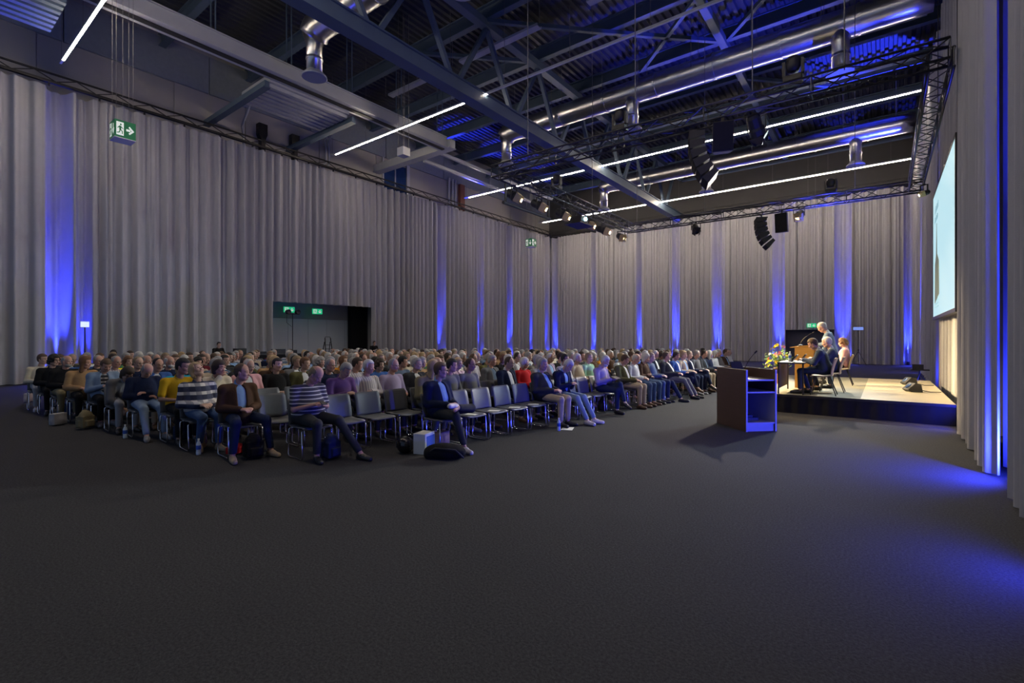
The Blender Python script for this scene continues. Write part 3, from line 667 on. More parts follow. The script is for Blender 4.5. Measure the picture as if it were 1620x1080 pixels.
# ------------------------------------------------------------------ figures: smooth blended solids meshed on a grid
class Field:
    def __init__(self, lo, hi, vox):
        self.vox = vox; self.lo = np.array(lo, float); n = np.ceil((np.array(hi) - self.lo) / vox).astype(int) + 1
        self.n = n; self.f = np.full(n, 1.0, np.float32)
        self.ax = [self.lo[i] + vox * np.arange(n[i]) for i in range(3)]
    def sub(self, lo, hi):
        i0 = np.maximum(np.floor((np.array(lo) - self.lo) / self.vox).astype(int), 0)
        i1 = np.minimum(np.ceil((np.array(hi) - self.lo) / self.vox).astype(int) + 1, self.n)
        if np.any(i1 <= i0): return None
        sl = tuple(slice(a, b) for a, b in zip(i0, i1))
        X = self.ax[0][sl[0]][:, None, None]; Y = self.ax[1][sl[1]][None, :, None]; Z = self.ax[2][sl[2]][None, None, :]
        return sl, X, Y, Z
    def put(self, sl, d, k, op):
        a = self.f[sl]; d = d.astype(np.float32)
        if op == 'u':
            if k > 0:
                h = np.clip(.5 + .5 * (a - d) / k, 0, 1); self.f[sl] = a * (1 - h) + d * h - k * h * (1 - h)
            else: self.f[sl] = np.minimum(a, d)
        elif op == 's':
            if k > 0:
                h = np.clip(.5 - .5 * (a + d) / k, 0, 1); self.f[sl] = a * (1 - h) - d * h + k * h * (1 - h)
            else: self.f[sl] = np.maximum(a, -d)
    def cap(self, a, b, ra, rb=None, k=.02, op='u', flat=None):
        rb = ra if rb is None else rb; a = np.array(a, float); b = np.array(b, float); m = max(ra, rb) + k + 2.5 * self.vox
        s = self.sub(np.minimum(a, b) - m, np.maximum(a, b) + m)
        if s is None: return
        sl, X, Y, Z = s; ba = b - a; L2 = max(ba @ ba, 1e-9)
        t = np.clip(((X - a[0]) * ba[0] + (Y - a[1]) * ba[1] + (Z - a[2]) * ba[2]) / L2, 0, 1)
        d = np.sqrt((X - a[0] - t * ba[0])**2 + (Y - a[1] - t * ba[1])**2 + (Z - a[2] - t * ba[2])**2) - (ra + (rb - ra) * t)
        self.put(sl, d, k, op)
    def ell(self, c, r, R=None, k=.02, op='u'):
        c = np.array(c, float); r = np.array(r, float); m = r.max() + k + 2.5 * self.vox
        s = self.sub(c - m, c + m)
        if s is None: return
        sl, X, Y, Z = s; p = (X - c[0], Y - c[1], Z - c[2])
        if R is not None: p = tuple(R[0, i] * p[0] + R[1, i] * p[1] + R[2, i] * p[2] for i in range(3))
        k0 = np.sqrt((p[0]/r[0])**2 + (p[1]/r[1])**2 + (p[2]/r[2])**2); k1 = np.sqrt((p[0]/r[0]**2)**2 + (p[1]/r[1]**2)**2 + (p[2]/r[2]**2)**2)
        self.put(sl, k0 * (k0 - 1) / np.maximum(k1, 1e-6), k, op)
    def box(self, c, h, R=None, op='s', k=.01):
        c = np.array(c, float); m = np.linalg.norm(h) + k + 2.5 * self.vox
        s = self.sub(c - m, c + m)
        if s is None: return
        sl, X, Y, Z = s; p = (X - c[0], Y - c[1], Z - c[2])
        if R is not None: p = tuple(R[0, i] * p[0] + R[1, i] * p[1] + R[2, i] * p[2] for i in range(3))
        q = [np.abs(p[i]) - h[i] for i in range(3)]
        d = np.sqrt(sum(np.maximum(v, 0)**2 for v in q)) + np.minimum(np.maximum(np.maximum(q[0], q[1]), q[2]), 0)
        self.put(sl, d, k, op)
    def plane(self, p, nrm):          # keep the side the normal points to
        p = np.array(p, float); nv = np.array(nrm, float); nv /= np.linalg.norm(nv)
        X = self.ax[0][:, None, None]; Y = self.ax[1][None, :, None]; Z = self.ax[2][None, None, :]
        self.f = np.maximum(self.f, -((X - p[0]) * nv[0] + (Y - p[1]) * nv[1] + (Z - p[2]) * nv[2]).astype(np.float32))
    def surface(self):
        f = self.f; f = np.pad(f, 1, constant_values=1.0); s = f < 0
        org = self.lo - self.vox; n = np.array(f.shape)
        c = [s[i:n[0]-1+i, j:n[1]-1+j, k:n[2]-1+k] for i in (0, 1) for j in (0, 1) for k in (0, 1)]
        cnt = sum(x.astype(np.int8) for x in c); cell = (cnt > 0) & (cnt < 8)
        idx = np.full(cell.shape, -1, np.int64); ijk = np.argwhere(cell); idx[cell] = np.arange(len(ijk))
        acc = np.zeros((len(ijk), 3)); w = np.zeros(len(ijk)); I, J, K = ijk.T
        corners = [(a, b, c_) for a in (0, 1) for b in (0, 1) for c_ in (0, 1)]
        for A in corners:
            for ax in range(3):
                if A[ax]: continue
                B = list(A); B[ax] = 1
                fa = f[I + A[0], J + A[1], K + A[2]]; fb = f[I + B[0], J + B[1], K + B[2]]
                mk = (fa < 0) != (fb < 0); t = np.where(mk, fa / np.where(mk, fa - fb, 1), 0)
                p = np.stack([I + A[0], J + A[1], K + A[2]], 1).astype(float); p[:, ax] += t
                acc[mk] += p[mk]; w[mk] += 1
        V = acc / w[:, None] * self.vox + org
        F = []
        for ax in range(3):
            o = [a for a in range(3) if a != ax]
            sl0 = [slice(None)] * 3; sl1 = [slice(None)] * 3; sl0[ax] = slice(0, n[ax] - 1); sl1[ax] = slice(1, n[ax])
            for q in o: sl0[q] = slice(1, n[q] - 1); sl1[q] = slice(1, n[q] - 1)
            a = s[tuple(sl0)]; b = s[tuple(sl1)]; e = np.argwhere(a != b)
            if not len(e): continue
            for q in o: e[:, q] += 1
            ins = s[e[:, 0], e[:, 1], e[:, 2]]
            def cid(d1, d2):
                g = e.copy(); g[:, o[0]] += d1; g[:, o[1]] += d2; return idx[g[:, 0], g[:, 1], g[:, 2]]
            q4 = np.stack([cid(-1, -1), cid(0, -1), cid(0, 0), cid(-1, 0)], 1)
            flip = ~ins if ax != 1 else ins
            q4[flip] = q4[flip][:, ::-1]
            F.append(q4)
        F = np.concatenate(F) if F else np.zeros((0, 4), int)
        return V, F
    def to_mesh(self, name, mats=(), face_mat=None):
        V, F = self.surface()
        me = bpy.data.meshes.new(name)
        me.vertices.add(len(V)); me.vertices.foreach_set('co', V.astype(np.float32).ravel())
        me.loops.add(F.size); me.loops.foreach_set('vertex_index', F.ravel().astype(np.int32))
        me.polygons.add(len(F)); me.polygons.foreach_set('loop_start', (np.arange(len(F)) * 4).astype(np.int32))
        if face_mat is not None and len(F):
            me.polygons.foreach_set('material_index', face_mat(V[F].mean(1)).astype(np.int32))
        me.polygons.foreach_set('use_smooth', np.ones(len(F), bool))
        me.update(calc_edges=True)
        for m_ in mats: me.materials.append(m_)
        return me

def rotm(yaw=0, pitch=0, roll=0):
    """head frame: x forward, y left, z up; pitch > 0 looks down"""
    cy, sy = math.cos(yaw), math.sin(yaw); cp, sp_ = math.cos(pitch), math.sin(pitch); cr, sr = math.cos(roll), math.sin(roll)
    Rz = np.array([[cy, -sy, 0], [sy, cy, 0], [0, 0, 1]]); Ry = np.array([[cp, 0, sp_], [0, 1, 0], [-sp_, 0, cp]]); Rx = np.array([[1, 0, 0], [0, cr, -sr], [0, sr, cr]])
    return Rz @ Ry @ Rx

SKIN = [mat('skin_%s' % n, c, 0.55, var=0.08, scale=25) for n, c in (('fair', (.50, .31, .235)), ('ruddy', (.50, .27, .20)), ('tan', (.36, .20, .135)))]
EYE = mat('eye_dark', (.02, .015, .012), .25); LIP = mat('lip', (.34, .13, .11), .5); BROWM = mat('brow', (.10, .07, .05), .8)
HAIR = {n: mat('hair_' + n, c, .75, var=.25, scale=60, aniso=(1, 1, .2)) for n, c in dict(black=(.012, .010, .010), dark=(.035, .022, .015), brown=(.085, .05, .03), chestnut=(.14, .065, .03),
        blond=(.36, .25, .13), grey=(.28, .27, .26), white=(.50, .48, .46), sand=(.25, .18, .11)).items()}
CLOTH = {n: mat('cloth_' + n, c, .9, var=.12, scale=14, bump=.12, bscale=30, spec=.15) for n, c in dict(
    navy=(.012, .018, .05), black=(.012, .012, .013), charcoal=(.035, .037, .042), grey=(.13, .13, .14), lightgrey=(.32, .32, .34), white=(.62, .62, .62), paleblue=(.24, .38, .62),
    blue=(.04, .10, .30), steel=(.10, .14, .21), brown=(.065, .035, .022), tan=(.36, .22, .11), beige=(.42, .34, .25), olive=(.10, .095, .04), khaki=(.20, .17, .10), mustard=(.50, .30, .015),
    yellow=(.72, .62, .03), red=(.45, .015, .02), maroon=(.12, .015, .025), pink=(.62, .34, .36), purple=(.12, .06, .18), lilac=(.34, .28, .42), teal=(.01, .30, .42), green=(.06, .17, .08), mint=(.30, .50, .35),
    jeans=(.06, .10, .20), darkjeans=(.02, .03, .07), cream=(.60, .53, .40), suitblue=(.035, .048, .085), orange=(.55, .22, .02)).items()}
CLOTH['striped'] = stripes('striped_polo', (.035, .035, .06), (.5, .48, .45), 19, 'Z', .72)
CLOTH['plaid'] = stripes('plaid_flannel', (.02, .025, .06), (.6, .58, .58), 8, 'Z', .62, (.05, .06, .12), 7, 'Y')
CLOTH['finestripe'] = stripes('fine_striped_shirt', (.5, .46, .46), (.24, .22, .28), 24, 'Y', .6)
CLOTH['print'] = stripes('patterned_top', (.02, .02, .025), (.5, .48, .45), 14, 'Z', .6, (.02, .02, .03), 13, 'Y')
CLOTH['pinkstripe'] = stripes('pink_striped_jacket', (.62, .45, .42), (.16, .08, .09), 8, 'Y', .75)
CLOTH['denim'] = mat('cloth_denim', (.17, .24, .36), .9, var=.25, scale=10)
SHOE = {n: mat('shoe_' + n, c, r) for n, c, r in (('black', (.015, .015, .016), .35), ('white', (.6, .56, .6), .6), ('brown', (.09, .05, .03), .4), ('tan', (.36, .27, .18), .6), ('grey', (.2, .2, .22), .6))}
FRAME_B = mat('spectacle_frame', (.02, .02, .02), .3)

BACK_P, BACK_N = (-.205, .50), (.973, .23)      # front face of the chair back (x, z) and its normal

def figure_meshes(s, vox=.011, detail=False):
    """s: pose and body. Returns {part: mesh}. Origin: floor under the seat, facing +x."""
    g = s.get
    stand = g('stand', False); sc = g('size', 1.0); fat = g('fat', 1.0); rec = math.radians(g('recline', 11))
    side = math.radians(g('side', 0))
    hz = .92 * sc if stand else .575
    hip = np.array([g('hipx', -.06), 0, hz]); 
    if stand: hip[0] = 0
    up = np.array([-math.sin(rec), math.sin(side), math.cos(rec)]); up /= np.linalg.norm(up)
    fw = np.array([math.cos(rec), 0, math.sin(rec)])
    T = lambda h, x=0, y=0: hip + up * h * sc + fw * x + np.array([0, y, 0])
    neck = T(.445); 
    hp = math.radians(g('pitch', 4)); hy = math.radians(g('yaw', 0)); hr = math.radians(g('roll', 0))
    R = rotm(hy, hp, hr)
    ndir = np.array([math.sin(.35 + hp * .55) * math.cos(hy * .5), math.sin(.35 + hp * .5) * math.sin(hy * .5), math.cos(.3 + hp * .5)]); ndir /= np.linalg.norm(ndir)
    skull = neck + ndir * .112 * sc; HCt = skull + R @ np.array([.022, 0, .085]) * sc
    Hd = lambda x, y, z: HCt + R @ (np.array([x, y, z]) * sc)
    shw = g('shoulder', .185) * sc
    arms = {}
    for sd, key in ((1, 'armL'), (-1, 'armR')):
        S = T(.378, -.005, sd * shw); pz = g(key, 'lap'); sh_el = None
        if isinstance(pz, (list, tuple)): E, W = np.array(pz[0], float), np.array(pz[1], float)
        elif pz == 'lap': E = S + np.array([.05, sd * .065, -.26]) * sc; W = np.array([.22, sd * .07, .685])
        elif pz == 'cross': E = S + np.array([.08, sd * .07, -.25]) * sc; W = S + np.array([.215, -sd * .20, -.23 + .03 * sd])
        elif pz == 'phone': E = S + np.array([.07, sd * .05, -.26]) * sc; W = np.array([.23, sd * .045, .77])
        elif pz == 'knee': E = S + np.array([.10, sd * .07, -.25]) * sc; W = np.array([.34, sd * .11, .67])
        elif pz == 'chin': E = S + np.array([.17, -sd * .02, -.20]) * sc; W = Hd(.075, sd * .02, -.16)
        elif pz == 'down': E = S + np.array([-.02, sd * .07, -.28]) * sc; W = S + np.array([.04, sd * .09, -.53]) * sc
        elif pz == 'desk': E = S + np.array([.12, sd * .07, -.23]) * sc; W = S + np.array([.38, -sd * .03, -.24]) * sc
        elif pz == 'hang': E = S + np.array([.10, sd * .03, -.28]) * sc; W = np.array([.33, sd * .03, .42])
        arms[sd] = (S, E, W)
    legs = {}
    for sd, key in ((1, 'legL'), (-1, 'legR')):
        Hj = hip + np.array([.04, sd * .09, -.02]); pz = g(key, 'down'); toe = None; lift = False
        if isinstance(pz, (list, tuple)):
            Kn, An = np.array(pz[0], float), np.array(pz[1], float); toe = np.array(pz[2], float) if len(pz) > 2 else None; lift = len(pz) > 3
        elif pz == 'down': Kn = np.array([.42, sd * .115, .525]); An = np.array([.42, sd * .12, .085])
        elif pz == 'tuck': Kn = np.array([.41, sd * .10, .52]); An = np.array([.27, sd * .10, .085])
        elif pz == 'out': Kn = np.array([.43, sd * .12, .50]); An = np.array([.68, sd * .13, .085])
        elif pz == 'wide': Kn = np.array([.39, sd * .22, .52]); An = np.array([.42, sd * .25, .085])
        elif pz == 'fig4': Kn = np.array([.34, sd * .30, .60]); An = np.array([.46, -sd * .10, .665]); toe = np.array([.35, -sd * .85, .1]); lift = True
        elif pz == 'over': Kn = np.array([.43, -sd * .02, .655]); An = np.array([.60, -sd * .10, .27]); toe = np.array([.9, -sd * .1, -.35]); lift = True
        elif pz == 'stand': Hj = hip + np.array([0, sd * .09, -.02]); Kn = np.array([.03, sd * .10, .49 * sc]); An = np.array([-.01, sd * .11, .085])
        if toe is None: toe = np.array([1, sd * .18, 0])
        legs[sd] = (Hj, Kn, An, toe / np.linalg.norm(toe), lift)
    allp = [HCt, neck] + [p for a in arms.values() for p in a] + [p for l in legs.values() for p in l[:3]] + [l[2] + l[3] * .25 for l in legs.values()]
    lo = np.min(allp, 0) - .28; hi = np.max(allp, 0) + .28; lo[2] = -.03
    lo[0] = min(lo[0], hip[0] - .3)
    def clip_seat(F, tr=False):
        if stand: return
        F.plane((BACK_P[0] + .006, 0, BACK_P[1]), (BACK_N[0], 0, BACK_N[1]))
        if not tr: F.plane((0, 0, .462), (0, 0, 1))
        else:
            s_ = F.sub((-.5, -.4, 0), (.235, .4, .459))
            if s_:
                sl, X, Y, Z = s_; F.f[sl] = np.where((X < .225) & (Z < .456), np.maximum(F.f[sl], .456 - Z), F.f[sl])
    def torso(F, e, k=.05, low=True):
        if low: F.ell(T(.03, 0), (.135 * fat + e, .175 * fat + e, .13 + e), k=k)
        F.ell(T(.15, .015 * fat + .06 * (fat - 1)), (.115 * fat + e + .08 * (fat - 1), .155 * fat + e, .15 + e), k=k)
        F.ell(T(.275, .01), (.112 * (1 + .5 * (fat - 1)) + e, .160 + e, .145 + e), k=k)
        for sd in (1, -1):
            F.cap(T(.398, -.012, sd * .035), arms[sd][0], .042 + e, .052 + e, k=k * .8)
    def armseg(F, e, frac=1.0, k=.03, wf=1.0):
        for sd in (1, -1):
            S, E, W = arms[sd]
            if frac >= 1:
                F.cap(S, E, .052 + e, .041 + e, k=k); F.cap(E, W + (E - W) * .06, .040 + e, .029 + e * wf, k=.02)
            else: F.cap(S, S + (E - S) * frac, .052 + e, .046 + e, k=k)
    out = {}
    # ---- body (head, neck, arms, hands, legs): one continuous skin
    B = Field(lo, hi, vox)
    torso(B, -.012); armseg(B, -.004)
    B.cap(neck - up * .05, skull + (HCt - skull) * .35, .057, .052, k=.03)
    for sd in (1, -1):
        Hj, Kn, An, td, lift = legs[sd]
        B.cap(Hj, Kn, .072, .050, k=.03); B.cap(Kn, An, .046, .032, k=.02); B.cap(An - np.array([0, 0, .01]), An - np.array([0, 0, .04]) + td * .10, .032, .028, k=.02)
    B.ell(Hd(-.008, 0, .025), np.array([.096, .077, .093]) * sc, R, .02)          # cranium
    B.ell(Hd(.022, 0, -.045), np.array([.068, .060, .075]) * sc, R, .03)           # face
    B.ell(Hd(.055, 0, -.100), np.array([.030, .030, .024]) * sc, R, .03)           # chin
    B.cap(Hd(-.01, .05, -.07), Hd(.045, .025, -.10), .022, .018, k=.03); B.cap(Hd(-.01, -.05, -.07), Hd(.045, -.025, -.10), .022, .018, k=.03)
    B.cap(Hd(.080, 0, -.008), Hd(.105, 0, -.042), .010, .014, k=.014)              # nose
    for sd in (1, -1):
        B.ell(Hd(.078, sd * .031, -.006), np.array([.016, .017, .011]) * sc, R, .012, 's')
        B.ell(Hd(.074, sd * .031, -.008), np.array([.013, .014, .009]) * sc, R, .006)
        B.cap(Hd(.080, sd * .016, .014), Hd(.070, sd * .046, .013), .010, .009, k=.014)
        B.ell(Hd(-.005, sd * .078, -.015), np.array([.020, .010, .033]) * sc, R, .008)   # ears
        B.ell(Hd(.062, sd * .04, -.035), np.array([.022, .020, .020]) * sc, R, .02)      # cheeks
    B.cap(Hd(.088, .016, -.070), Hd(.088, -.016, -.070), .0085, k=.008)
    for sd in (1, -1):                                                              # hands
        S, E, W = arms[sd]; fd = (W - E); fd /= np.linalg.norm(fd)
        dn = np.array([0, -sd * .35, -1.0]); dn -= fd * (dn @ fd); dn /= np.linalg.norm(dn) + 1e-9
        lat = np.cross(fd, dn); 
        if lat[1] * sd > 0: lat = -lat                                              # thumb side points to the middle
        pc = W + fd * .045
        for o in (-.028, -.009, .010, .027): B.cap(W + fd * .01 + lat * o * .5, W + fd * .082 + lat * o, .0165, .0125, k=.014)
        rf = .0085 if vox < .009 else .0100
        for o, ln in ((.029, .066), (.010, .075), (-.010, .070), (-.029, .054)):
            a = W + fd * .084 + lat * o; b = a + (fd * .8 + dn * .5) * ln * .5; c = b + (fd * .3 + dn * .9) * ln * .5
            B.cap(a, b, rf + .001, rf, k=.004); B.cap(b, c, rf, rf - .001, k=.003)
        t0 = W + fd * .025 + lat * .026; t1 = t0 + (fd * .6 + lat * .75 + dn * .2) * .042; t2 = t1 + (fd * .85 + lat * .2 + dn * .4) * .034
        B.cap(t0, t1, .014, .011, k=.010); B.cap(t1, t2, .011, .009, k=.004)
    clip_seat(B, True)
    Ri = R.T
    def fm(c):
        h = (c - HCt) @ Ri.T / sc; m_ = np.zeros(len(c), int); fr = h[:, 0] > .055
        for sd in (1, -1):
            m_[fr & (((h[:, 1] - sd * .031) / .013)**2 + ((h[:, 2] + .008) / .0065)**2 < 1)] = 1
            m_[fr & (np.abs(h[:, 1] - sd * .032) < .017) & (np.abs(h[:, 2] - .018) < .0055)] = 3
        m_[fr & (np.abs(h[:, 1]) < .022) & (np.abs(h[:, 2] + .070) < .0075)] = 2
        return m_
    out['body'] = B.to_mesh('person', [SKIN[0], EYE, LIP, BROWM], fm)
    # ---- top garments
    kind = g('top', 'shirt')            # tee / shirt / jacket (open over a shirt)
    e0 = .010
    if kind == 'jacket':
        A = Field(lo, hi, max(vox, .010)); torso(A, e0); armseg(A, .006)
        A.cap(neck - up * .05, neck + ndir * .045, .062, .060, k=.02)
        A.cap(neck + ndir * .04 + fw * .01, neck + ndir * .2, .05, .05, op='s', k=.006)
        clip_seat(A); out['shirt'] = A.to_mesh('shirt')
        J = Field(lo, hi, max(vox, .010)); torso(J, e0 + .020); armseg(J, .020, wf=.8)
        J.cap(T(0, .03), T(-.12, .06) if stand else T(-.03, .10), .16 * fat, .15 * fat, k=.06)
        J.cap(T(.425, -.045, .045), T(.425, -.045, -.045), .042, k=.03)
        J.cap(neck + ndir * .0 + up * .02, neck + ndir * .2, .064, .08, op='s', k=.01)
        z0 = T(.41, .115 + .04 * (fat - 1)); z1 = T(.10 if not g('buttoned') else .22, .19 + .24 * (fat - 1))
        J.cap(z0, z1, .060, .045 * (1.5 if not g('buttoned') else .5), op='s', k=.008)
        clip_seat(J)
        out['jacket'] = J.to_mesh('jacket')
    else:
        A = Field(lo, hi, max(vox, .010)); ex = e0 + (.012 if kind in ('sweater', 'coat') else .004)
        torso(A, ex); armseg(A, ex * .8 + .004, 1.0 if kind != 'tee' else .72)
        if kind in ('coat',) or stand: A.cap(T(0, .02), T(-.12, .03) if stand else T(-.02, .10), .155 * fat, .15 * fat, k=.06)
        A.cap(neck - up * .05, neck + ndir * (.03 if kind != 'tee' else .01), .064, .066, k=.02)
        A.cap(neck + ndir * .025 + fw * .01, neck + ndir * .2, .056, .06, op='s', k=.006)
        clip_seat(A)
        out['shirt'] = A.to_mesh('top')
    # ---- trousers
    P_ = Field(lo, hi, max(vox, .010))
    P_.ell(T(.0, 0), (.145 * fat, .185 * fat, .125), k=.05)
    for sd in (1, -1):
        Hj, Kn, An, td, lift = legs[sd]; An2 = An + (Kn - An) * .12
        P_.cap(Hj, Kn, .088 * (1 + .4 * (fat - 1)), .066, k=.05); P_.cap(Kn, An2, .064, .050, k=.03)
        e = (Kn - An); e /= np.linalg.norm(e)
        P_.box(An2 - e * .06, (.09, .09, .04), None, 's', .004) if abs(e[2]) > .9 else None
    P_.plane(T(.10) if stand else (0, 0, .755), -up if stand else (0, 0, -1))
    clip_seat(P_, True)
    out['trousers'] = P_.to_mesh('trousers')
    # ---- shoes
    for sd in (1, -1):
        Hj, Kn, An, td, lift = legs[sd]
        F = Field(np.minimum(An, An + td * .22) - .12, np.maximum(An, An + td * .22) + .12, .008)
        dn = np.array([0, 0, -1.0]); dn = dn - td * (dn @ td); dn /= np.linalg.norm(dn)
        if lift and g('legL' if sd == 1 else 'legR') == 'fig4':
            dn = An - Kn; dn = dn - td * (dn @ td); dn /= np.linalg.norm(dn)
        F.cap(An + dn * .015 - td * .02, An + dn * .035 + td * .05, .040, .042, k=.02)
        F.cap(An + dn * .045 + td * .05, An + dn * .052 + td * .175, .043, .036, k=.02)
        F.cap(An + dn * .05 - td * .045, An + dn * .05 + td * .0, .036, .040, k=.02)
        F.cap(An, An - dn * .05, .04, .040, op='s', k=.004) if False else None
        F.plane(An + dn * .079, -dn)
        if not lift: F.plane((0, 0, .004), (0, 0, 1))
        out['shoe%d' % sd] = F.to_mesh('shoe')
    # ---- hair
    st = g('hair', 'short')
    if st != 'bald':
        Hf = Field(HCt - .40, HCt + .30, max(vox * .9, .008))
        if st in ('short', 'fringe', 'bob', 'long', 'curly', 'receding'):
            th = {'short': .012, 'fringe': .007, 'receding': .008, 'bob': .018, 'long': .016, 'curly': .024}[st]
            Hf.ell(Hd(-.012, 0, .026), (np.array([.096, .077, .093]) + th) * sc, R, .0)
            Hf.ell(Hd(-.045, 0, -.03), np.array([.055, .068 + th * .5, .06]) * sc, R, .03)
        if st == 'bob':
            for y in (-.055, 0, .055): Hf.cap(Hd(-.045, y, 0), Hd(-.045 + abs(y) * .3, y * 1.15, -.10), .045, .036, k=.03)
        if st == 'long':
            for y in (-.06, -.03, 0, .03, .06): Hf.cap(Hd(-.042 + abs(y) * .5, y, 0), Hd(-.040 + abs(y) * .6, y * 1.25, -.195), .042, .030, k=.03)
        if st == 'curly':
            r_ = random.Random(5)
            for _ in range(46):
                a = r_.uniform(0, 2 * PI); b_ = r_.uniform(-.7, 1.4)
                Hf.ell(Hd(-.02 + .10 * math.cos(a) * math.cos(b_), .09 * math.sin(a) * math.cos(b_), .02 + .10 * math.sin(b_) - (.05 if math.cos(a) < 0 else 0)), (.03, .03, .03), None, .01)
        # keep the face, ears and neck free
        zf = {'short': .058, 'receding': .085, 'fringe': .2, 'bob': .05, 'long': .062, 'curly': .055}[st]
        Hf.box(Hd(.13, 0, zf - .20), np.array([.105, .2 if st in ('short', 'fringe', 'receding') else .062, .20]) * sc, R, 's', .012)
        if st in ('short', 'fringe', 'receding'):
            Hf.box(Hd(.03, 0, -.16), np.array([.06, .2, .13]) * sc, R, 's', .012)
            Hf.box(Hd(0, 0, -.23), np.array([.3, .3, .14]) * sc, R, 's', .012)
        if st == 'fringe': Hf.ell(Hd(.03, 0, .11), np.array([.135, .073, .085]) * sc, R, .01, 's')
        if st == 'receding': Hf.ell(Hd(.085, 0, .085), np.array([.075, .06, .05]) * sc, R, .01, 's')
        Hf.cap(neck - up * .1, skull, .05, .045, op='s', k=.004)
        out['hair'] = Hf.to_mesh('hair')
    if g('beard'):
        Bf = Field(HCt - .25, HCt + .2, .008)
        Bf.ell(Hd(.036, 0, -.085), np.array([.068, .062, .055]) * sc, R, .01); Bf.cap(Hd(.1, .02, -.066), Hd(.1, -.02, -.066), .014, op='s', k=.004)
        Bf.box(Hd(.05, 0, .03), np.array([.2, .2, .085]) * sc, R, 's', .006)
        out['beard'] = Bf.to_mesh('beard')
    if g('glasses'):
        mb = MB()
        for sd in (1, -1):
            c = [Hd(.103, sd * .033 + .022 * math.cos(a), -.006 + .016 * math.sin(a)) for a in np.linspace(0, 2 * PI, 13)]
            mb.tube(c, .0028, 5, caps=False); mb.tube([Hd(.10, sd * .055, 0), Hd(.05, sd * .079, .002), Hd(-.01, sd * .084, 0)], .0026, 5)
        mb.tube([Hd(.106, .012, 0), Hd(.107, 0, .002), Hd(.106, -.012, 0)], .0026, 5)
        out['glasses'] = mb.mesh('glasses')
    out['_hand'] = {sd: arms[sd][2] for sd in (1, -1)}; out['_head'] = HCt
    return out

def set_mat(o, i, m_):
    if i < len(o.material_slots):
        o.material_slots[i].link = 'OBJECT'; o.material_slots[i].material = m_

def make_person(meshes, look, loc, rz, label, group=None, parts=True, shoes=True):
    """look: skin, hair, top, shirt, trousers, shoes"""
    b = bpy.data.objects.new('person', meshes['body']); link(b); b.location = loc; b.rotation_euler = (0, 0, rz)
    set_mat(b, 0, SKIN[look.get('skin', 0)]); tag(b, label, 'person', group)
    def child(key, name, m_):
        if key not in meshes: return
        me = meshes[key]
        if not me.materials: me.materials.append(m_)
        o = bpy.data.objects.new(name, me); link(o, b); set_mat(o, 0, m_); return o
    hm = HAIR[look.get('hair', 'grey')]; set_mat(b, 3, hm if look.get('hair') not in ('white',) else HAIR['grey'])
    child('hair', 'hair', hm); child('beard', 'beard', hm)
    if 'jacket' in meshes:
        child('jacket', 'jacket', CLOTH[look.get('top', 'navy')]); child('shirt', 'shirt', CLOTH[look.get('shirt', 'white')])
    else: child('shirt', look.get('top_name', 'sweater'), CLOTH[look.get('top', 'grey')])
    child('trousers', 'trousers', CLOTH[look.get('trousers', 'charcoal')])
    if shoes:
        child('shoe1', 'shoe', SHOE[look.get('shoes', 'black')]); child('shoe-1', 'shoe', SHOE[look.get('shoes', 'black')])
    child('glasses', 'glasses', FRAME_B)
    return b
# ------------------------------------------------------------------ stage
STX0, STX1, STY0, STY1, STH = -2.75, 1.1, 12.65, 19.35, .42
M['stage_top'] = mat('stage_boards', (.50, .44, .33), .6, var=.10, scale=2.2, aniso=(1, 6, 1))
r = thing('stage_platform', 'low black-skirted stage platform with a pale board top beneath the screen', 'stage', ((STX0 + STX1) / 2, (STY0 + STY1) / 2, 0))
hx, hy = (STX1 - STX0) / 2, (STY1 - STY0) / 2
XS = -.40 - (STX0 + STX1) / 2
MB().box((-hx, -hy, STH - .05), (XS, hy, STH)).build('deck_carpet', mat('stage_carpet', (.27, .26, .21), .85, var=.08, scale=30), r)
MB().box((XS + .002, -hy, STH - .05), (hx, hy, STH)).build('deck_boards', M['stage_top'], r)
sk = MB()
def skirt(a, b, nrm):
    L = math.dist(a, b); n_ = int(L / .05)
    vs = []
    for z in (0.004, STH - .051):
        for i in range(n_ + 1):
            t = i / n_; o_ = .006 + .006 * math.sin(i * 1.1) + .004 * math.sin(i * .37)
            vs.append((a[0] + (b[0] - a[0]) * t + nrm[0] * o_, a[1] + (b[1] - a[1]) * t + nrm[1] * o_, z))
    sk.add(vs, [(i, i + 1, n_ + 2 + i, n_ + 1 + i) for i in range(n_)])
skirt((-hx, -hy), (hx, -hy), (0, -1)); skirt((-hx, hy), (-hx, -hy), (-1, 0)); skirt((hx, -hy), (hx, hy), (1, 0)); skirt((hx, hy), (-hx, hy), (0, 1))
sk.build('skirt', M['black_cloth'], r, smooth=True, fix=False)
MB().box((-hx - .003, -hy - .012, STH - .055), (hx + .003, -hy, STH - .001)).build('edge_trim', M['black'], r)

def wedge(x, y, label):
    t = thing('stage_floor_light', label, 'floor light', (x, y, STH), math.radians(205), 'floor lights on the stage edge')
    MB().prism([(-.14, 0), (.10, 0), (.17, .06), (.02, .22), (-.10, .20)], -.14, .14, 'y').build('body', M['black'], t, bevel=.012)
    Mx = Matrix.Translation((.10, 0, .145)) @ Matrix.Rotation(math.radians(43), 4, 'Y')
    MB().lathe([(.075, 0), (.07, .006), (.01, .008)], 14, mat=Mx).build('lens', M['glass_blue'], t)
    MB().tube([(-.14, 0, .05), (-.3, .1, .012), (-.55, .05, .010)], .008, 6).build('cable', M['black'], t)
wedge(.55, 15.1, 'small black floor light on the stage by the screen, nearer one')
wedge(.55, 17.2, 'small black floor light on the stage by the screen, farther one')

